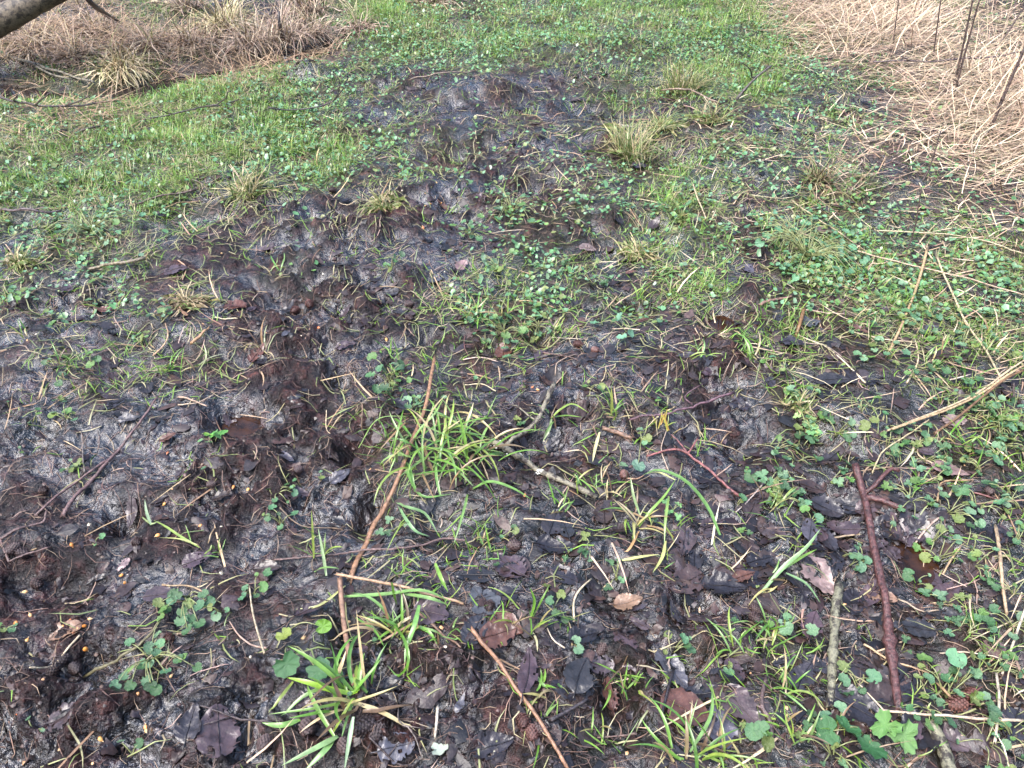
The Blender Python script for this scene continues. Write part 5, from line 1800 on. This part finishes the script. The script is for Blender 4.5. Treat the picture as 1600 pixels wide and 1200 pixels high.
# ================================================================== LOOSE STRAWS AND TWIGS
x, y = scatter(2600, y1=3.4, spread=.68)
s = cover('straw', x, y)
k = rng.uniform(0, 1, len(x)) < .05 + .55 * s
cnt = 0
for xx, yy in zip(x[k], y[k]):
    u, v = project(xx, yy)
    if not (10 < u < 1590 and 160 < v < 1190):
        continue
    L = rng.uniform(.035, .12) * (1.9 if s[0] > 5 or (u > 1200 and v < 700) else 1)
    ph = rng.uniform(0, 6.28) if u < 1150 else rng.normal(.2, .8)
    d = np.array([math.cos(ph), math.sin(ph), 0]) * L / 2
    c = np.array([xx, yy, 0.0])
    side = np.array([-d[1], d[0], 0]) * rng.normal(0, .35)
    P = smooth_path([c - d, c + side, c + d], 10)
    P[:, 2] = height_soft(P[:, 0], P[:, 1])
    P = settle(P, .002, .5)
    p0 = P[0].copy()
    r = rng.uniform(.0009, .0022)
    V, T = tube(P, np.linspace(r, r * .7, 10), 5, .08, .8)
    tone = str(rng.choice(['pale', 'tan', 'pinkish', 'brown']))
    o = link('dry_straw', mesh_tris('dry_straw', local(V, p0), T, DRY_O), color=pick([{'pale': (.42, .34, .22), 'tan': (.27, .18, .105), 'pinkish': (.30, .21, .165), 'brown': (.13, .08, .055)}[tone]], 1)[0], loc=p0)
    ln = 'long' if L > .10 else ('short' if L < .06 else 'thin')
    repeat(o, f'{ln} {tone}', 'loose straw', 'straw', 'loose straws on the ground', P[5])
    cnt += 1
    if cnt >= 190:
        break
x, y = scatter(160, y1=3.4, spread=.66)
cnt = 0
for xx, yy in zip(x, y):
    u, v = project(xx, yy)
    if not (10 < u < 1590 and 110 < v < 1190):
        continue
    L = rng.uniform(.04, .13)
    ph = rng.uniform(0, 6.28)
    pts = [np.array([xx, yy, 0])]
    for j in range(3):
        ph += rng.normal(0, .35)
        pts.append(pts[-1] + np.array([math.cos(ph), math.sin(ph), 0]) * L / 3)
    P = smooth_path(pts, 12)
    P[:, 2] = height_soft(P[:, 0], P[:, 1])
    P = settle(P, .003, .7)
    p0 = P[0].copy()
    r = rng.uniform(.0009, .0021)
    V, T = tube(P, np.linspace(r, r * .55, 12), 6, .1)
    tone, tc = [('dark', (.045, .032, .03)), ('brown', (.10, .062, .05)), ('reddish', (.12, .055, .05)), ('greyish', (.13, .105, .09))][rng.integers(0, 4)]
    o = link('twig', mesh_tris('twig', local(V, p0), T, BARK_O), color=tc, loc=p0)
    q = P[5]
    b = np.array([math.cos(ph + .8), math.sin(ph + .8), .35]) * L * .28
    V, T = tube(np.array([q, q + b * .5, q + b]), [r * .7, r * .5, r * .3], 5)
    link('side_shoot', mesh_tris('side_shoot', local(V, p0), T, BARK_O), o, tc)
    repeat(o, f'{"slender" if L > .08 else "short"} {tone}', 'twig', 'twig', 'small twigs on the ground', P[6])
    cnt += 1
    if cnt >= 70:
        break

# ================================================================== LABELS
ORD = ['nearest', 'second nearest', 'third nearest', 'fourth nearest', 'fifth nearest', 'sixth nearest', 'seventh nearest', 'eighth nearest', 'ninth nearest', 'tenth nearest', 'eleventh nearest', 'twelfth nearest', 'thirteenth nearest', 'fourteenth nearest', 'fifteenth nearest', 'sixteenth nearest', 'seventeenth nearest', 'eighteenth nearest']


def direction(du, dv):
    if abs(du) >= abs(dv):
        return 'right of' if du > 0 else 'left of'
    return 'in front of' if dv > 0 else 'behind'


by_noun = {}
for r in REPEATS:
    by_noun.setdefault(r[2], []).append(r)
for noun, items in by_noun.items():
    best = [None] * len(items)
    for (ph, lu, lv) in LANDMARKS:
        sect = {}
        for i, (_, _, _, u, v) in enumerate(items):
            sect.setdefault(direction(u - lu, v - lv), []).append((math.hypot(u - lu, v - lv), i))
        for dname, lst in sect.items():
            for rank, (dist, i) in enumerate(sorted(lst)):
                key = (rank, dist)
                if best[i] is None or key < best[i][0]:
                    best[i] = (key, ph, dname)
    for (o, desc, nn, u, v), b in zip(items, best):
        (rank, dist), ph, dname = b
        lab = f'{desc} {nn}, {ORD[min(rank, 17)]} {dname} {ph}'
        o['label'] = lab if len(lab.replace('-', ' ').split()) <= 16 else f'{nn}, {ORD[min(rank, 17)]} {dname} {ph}'
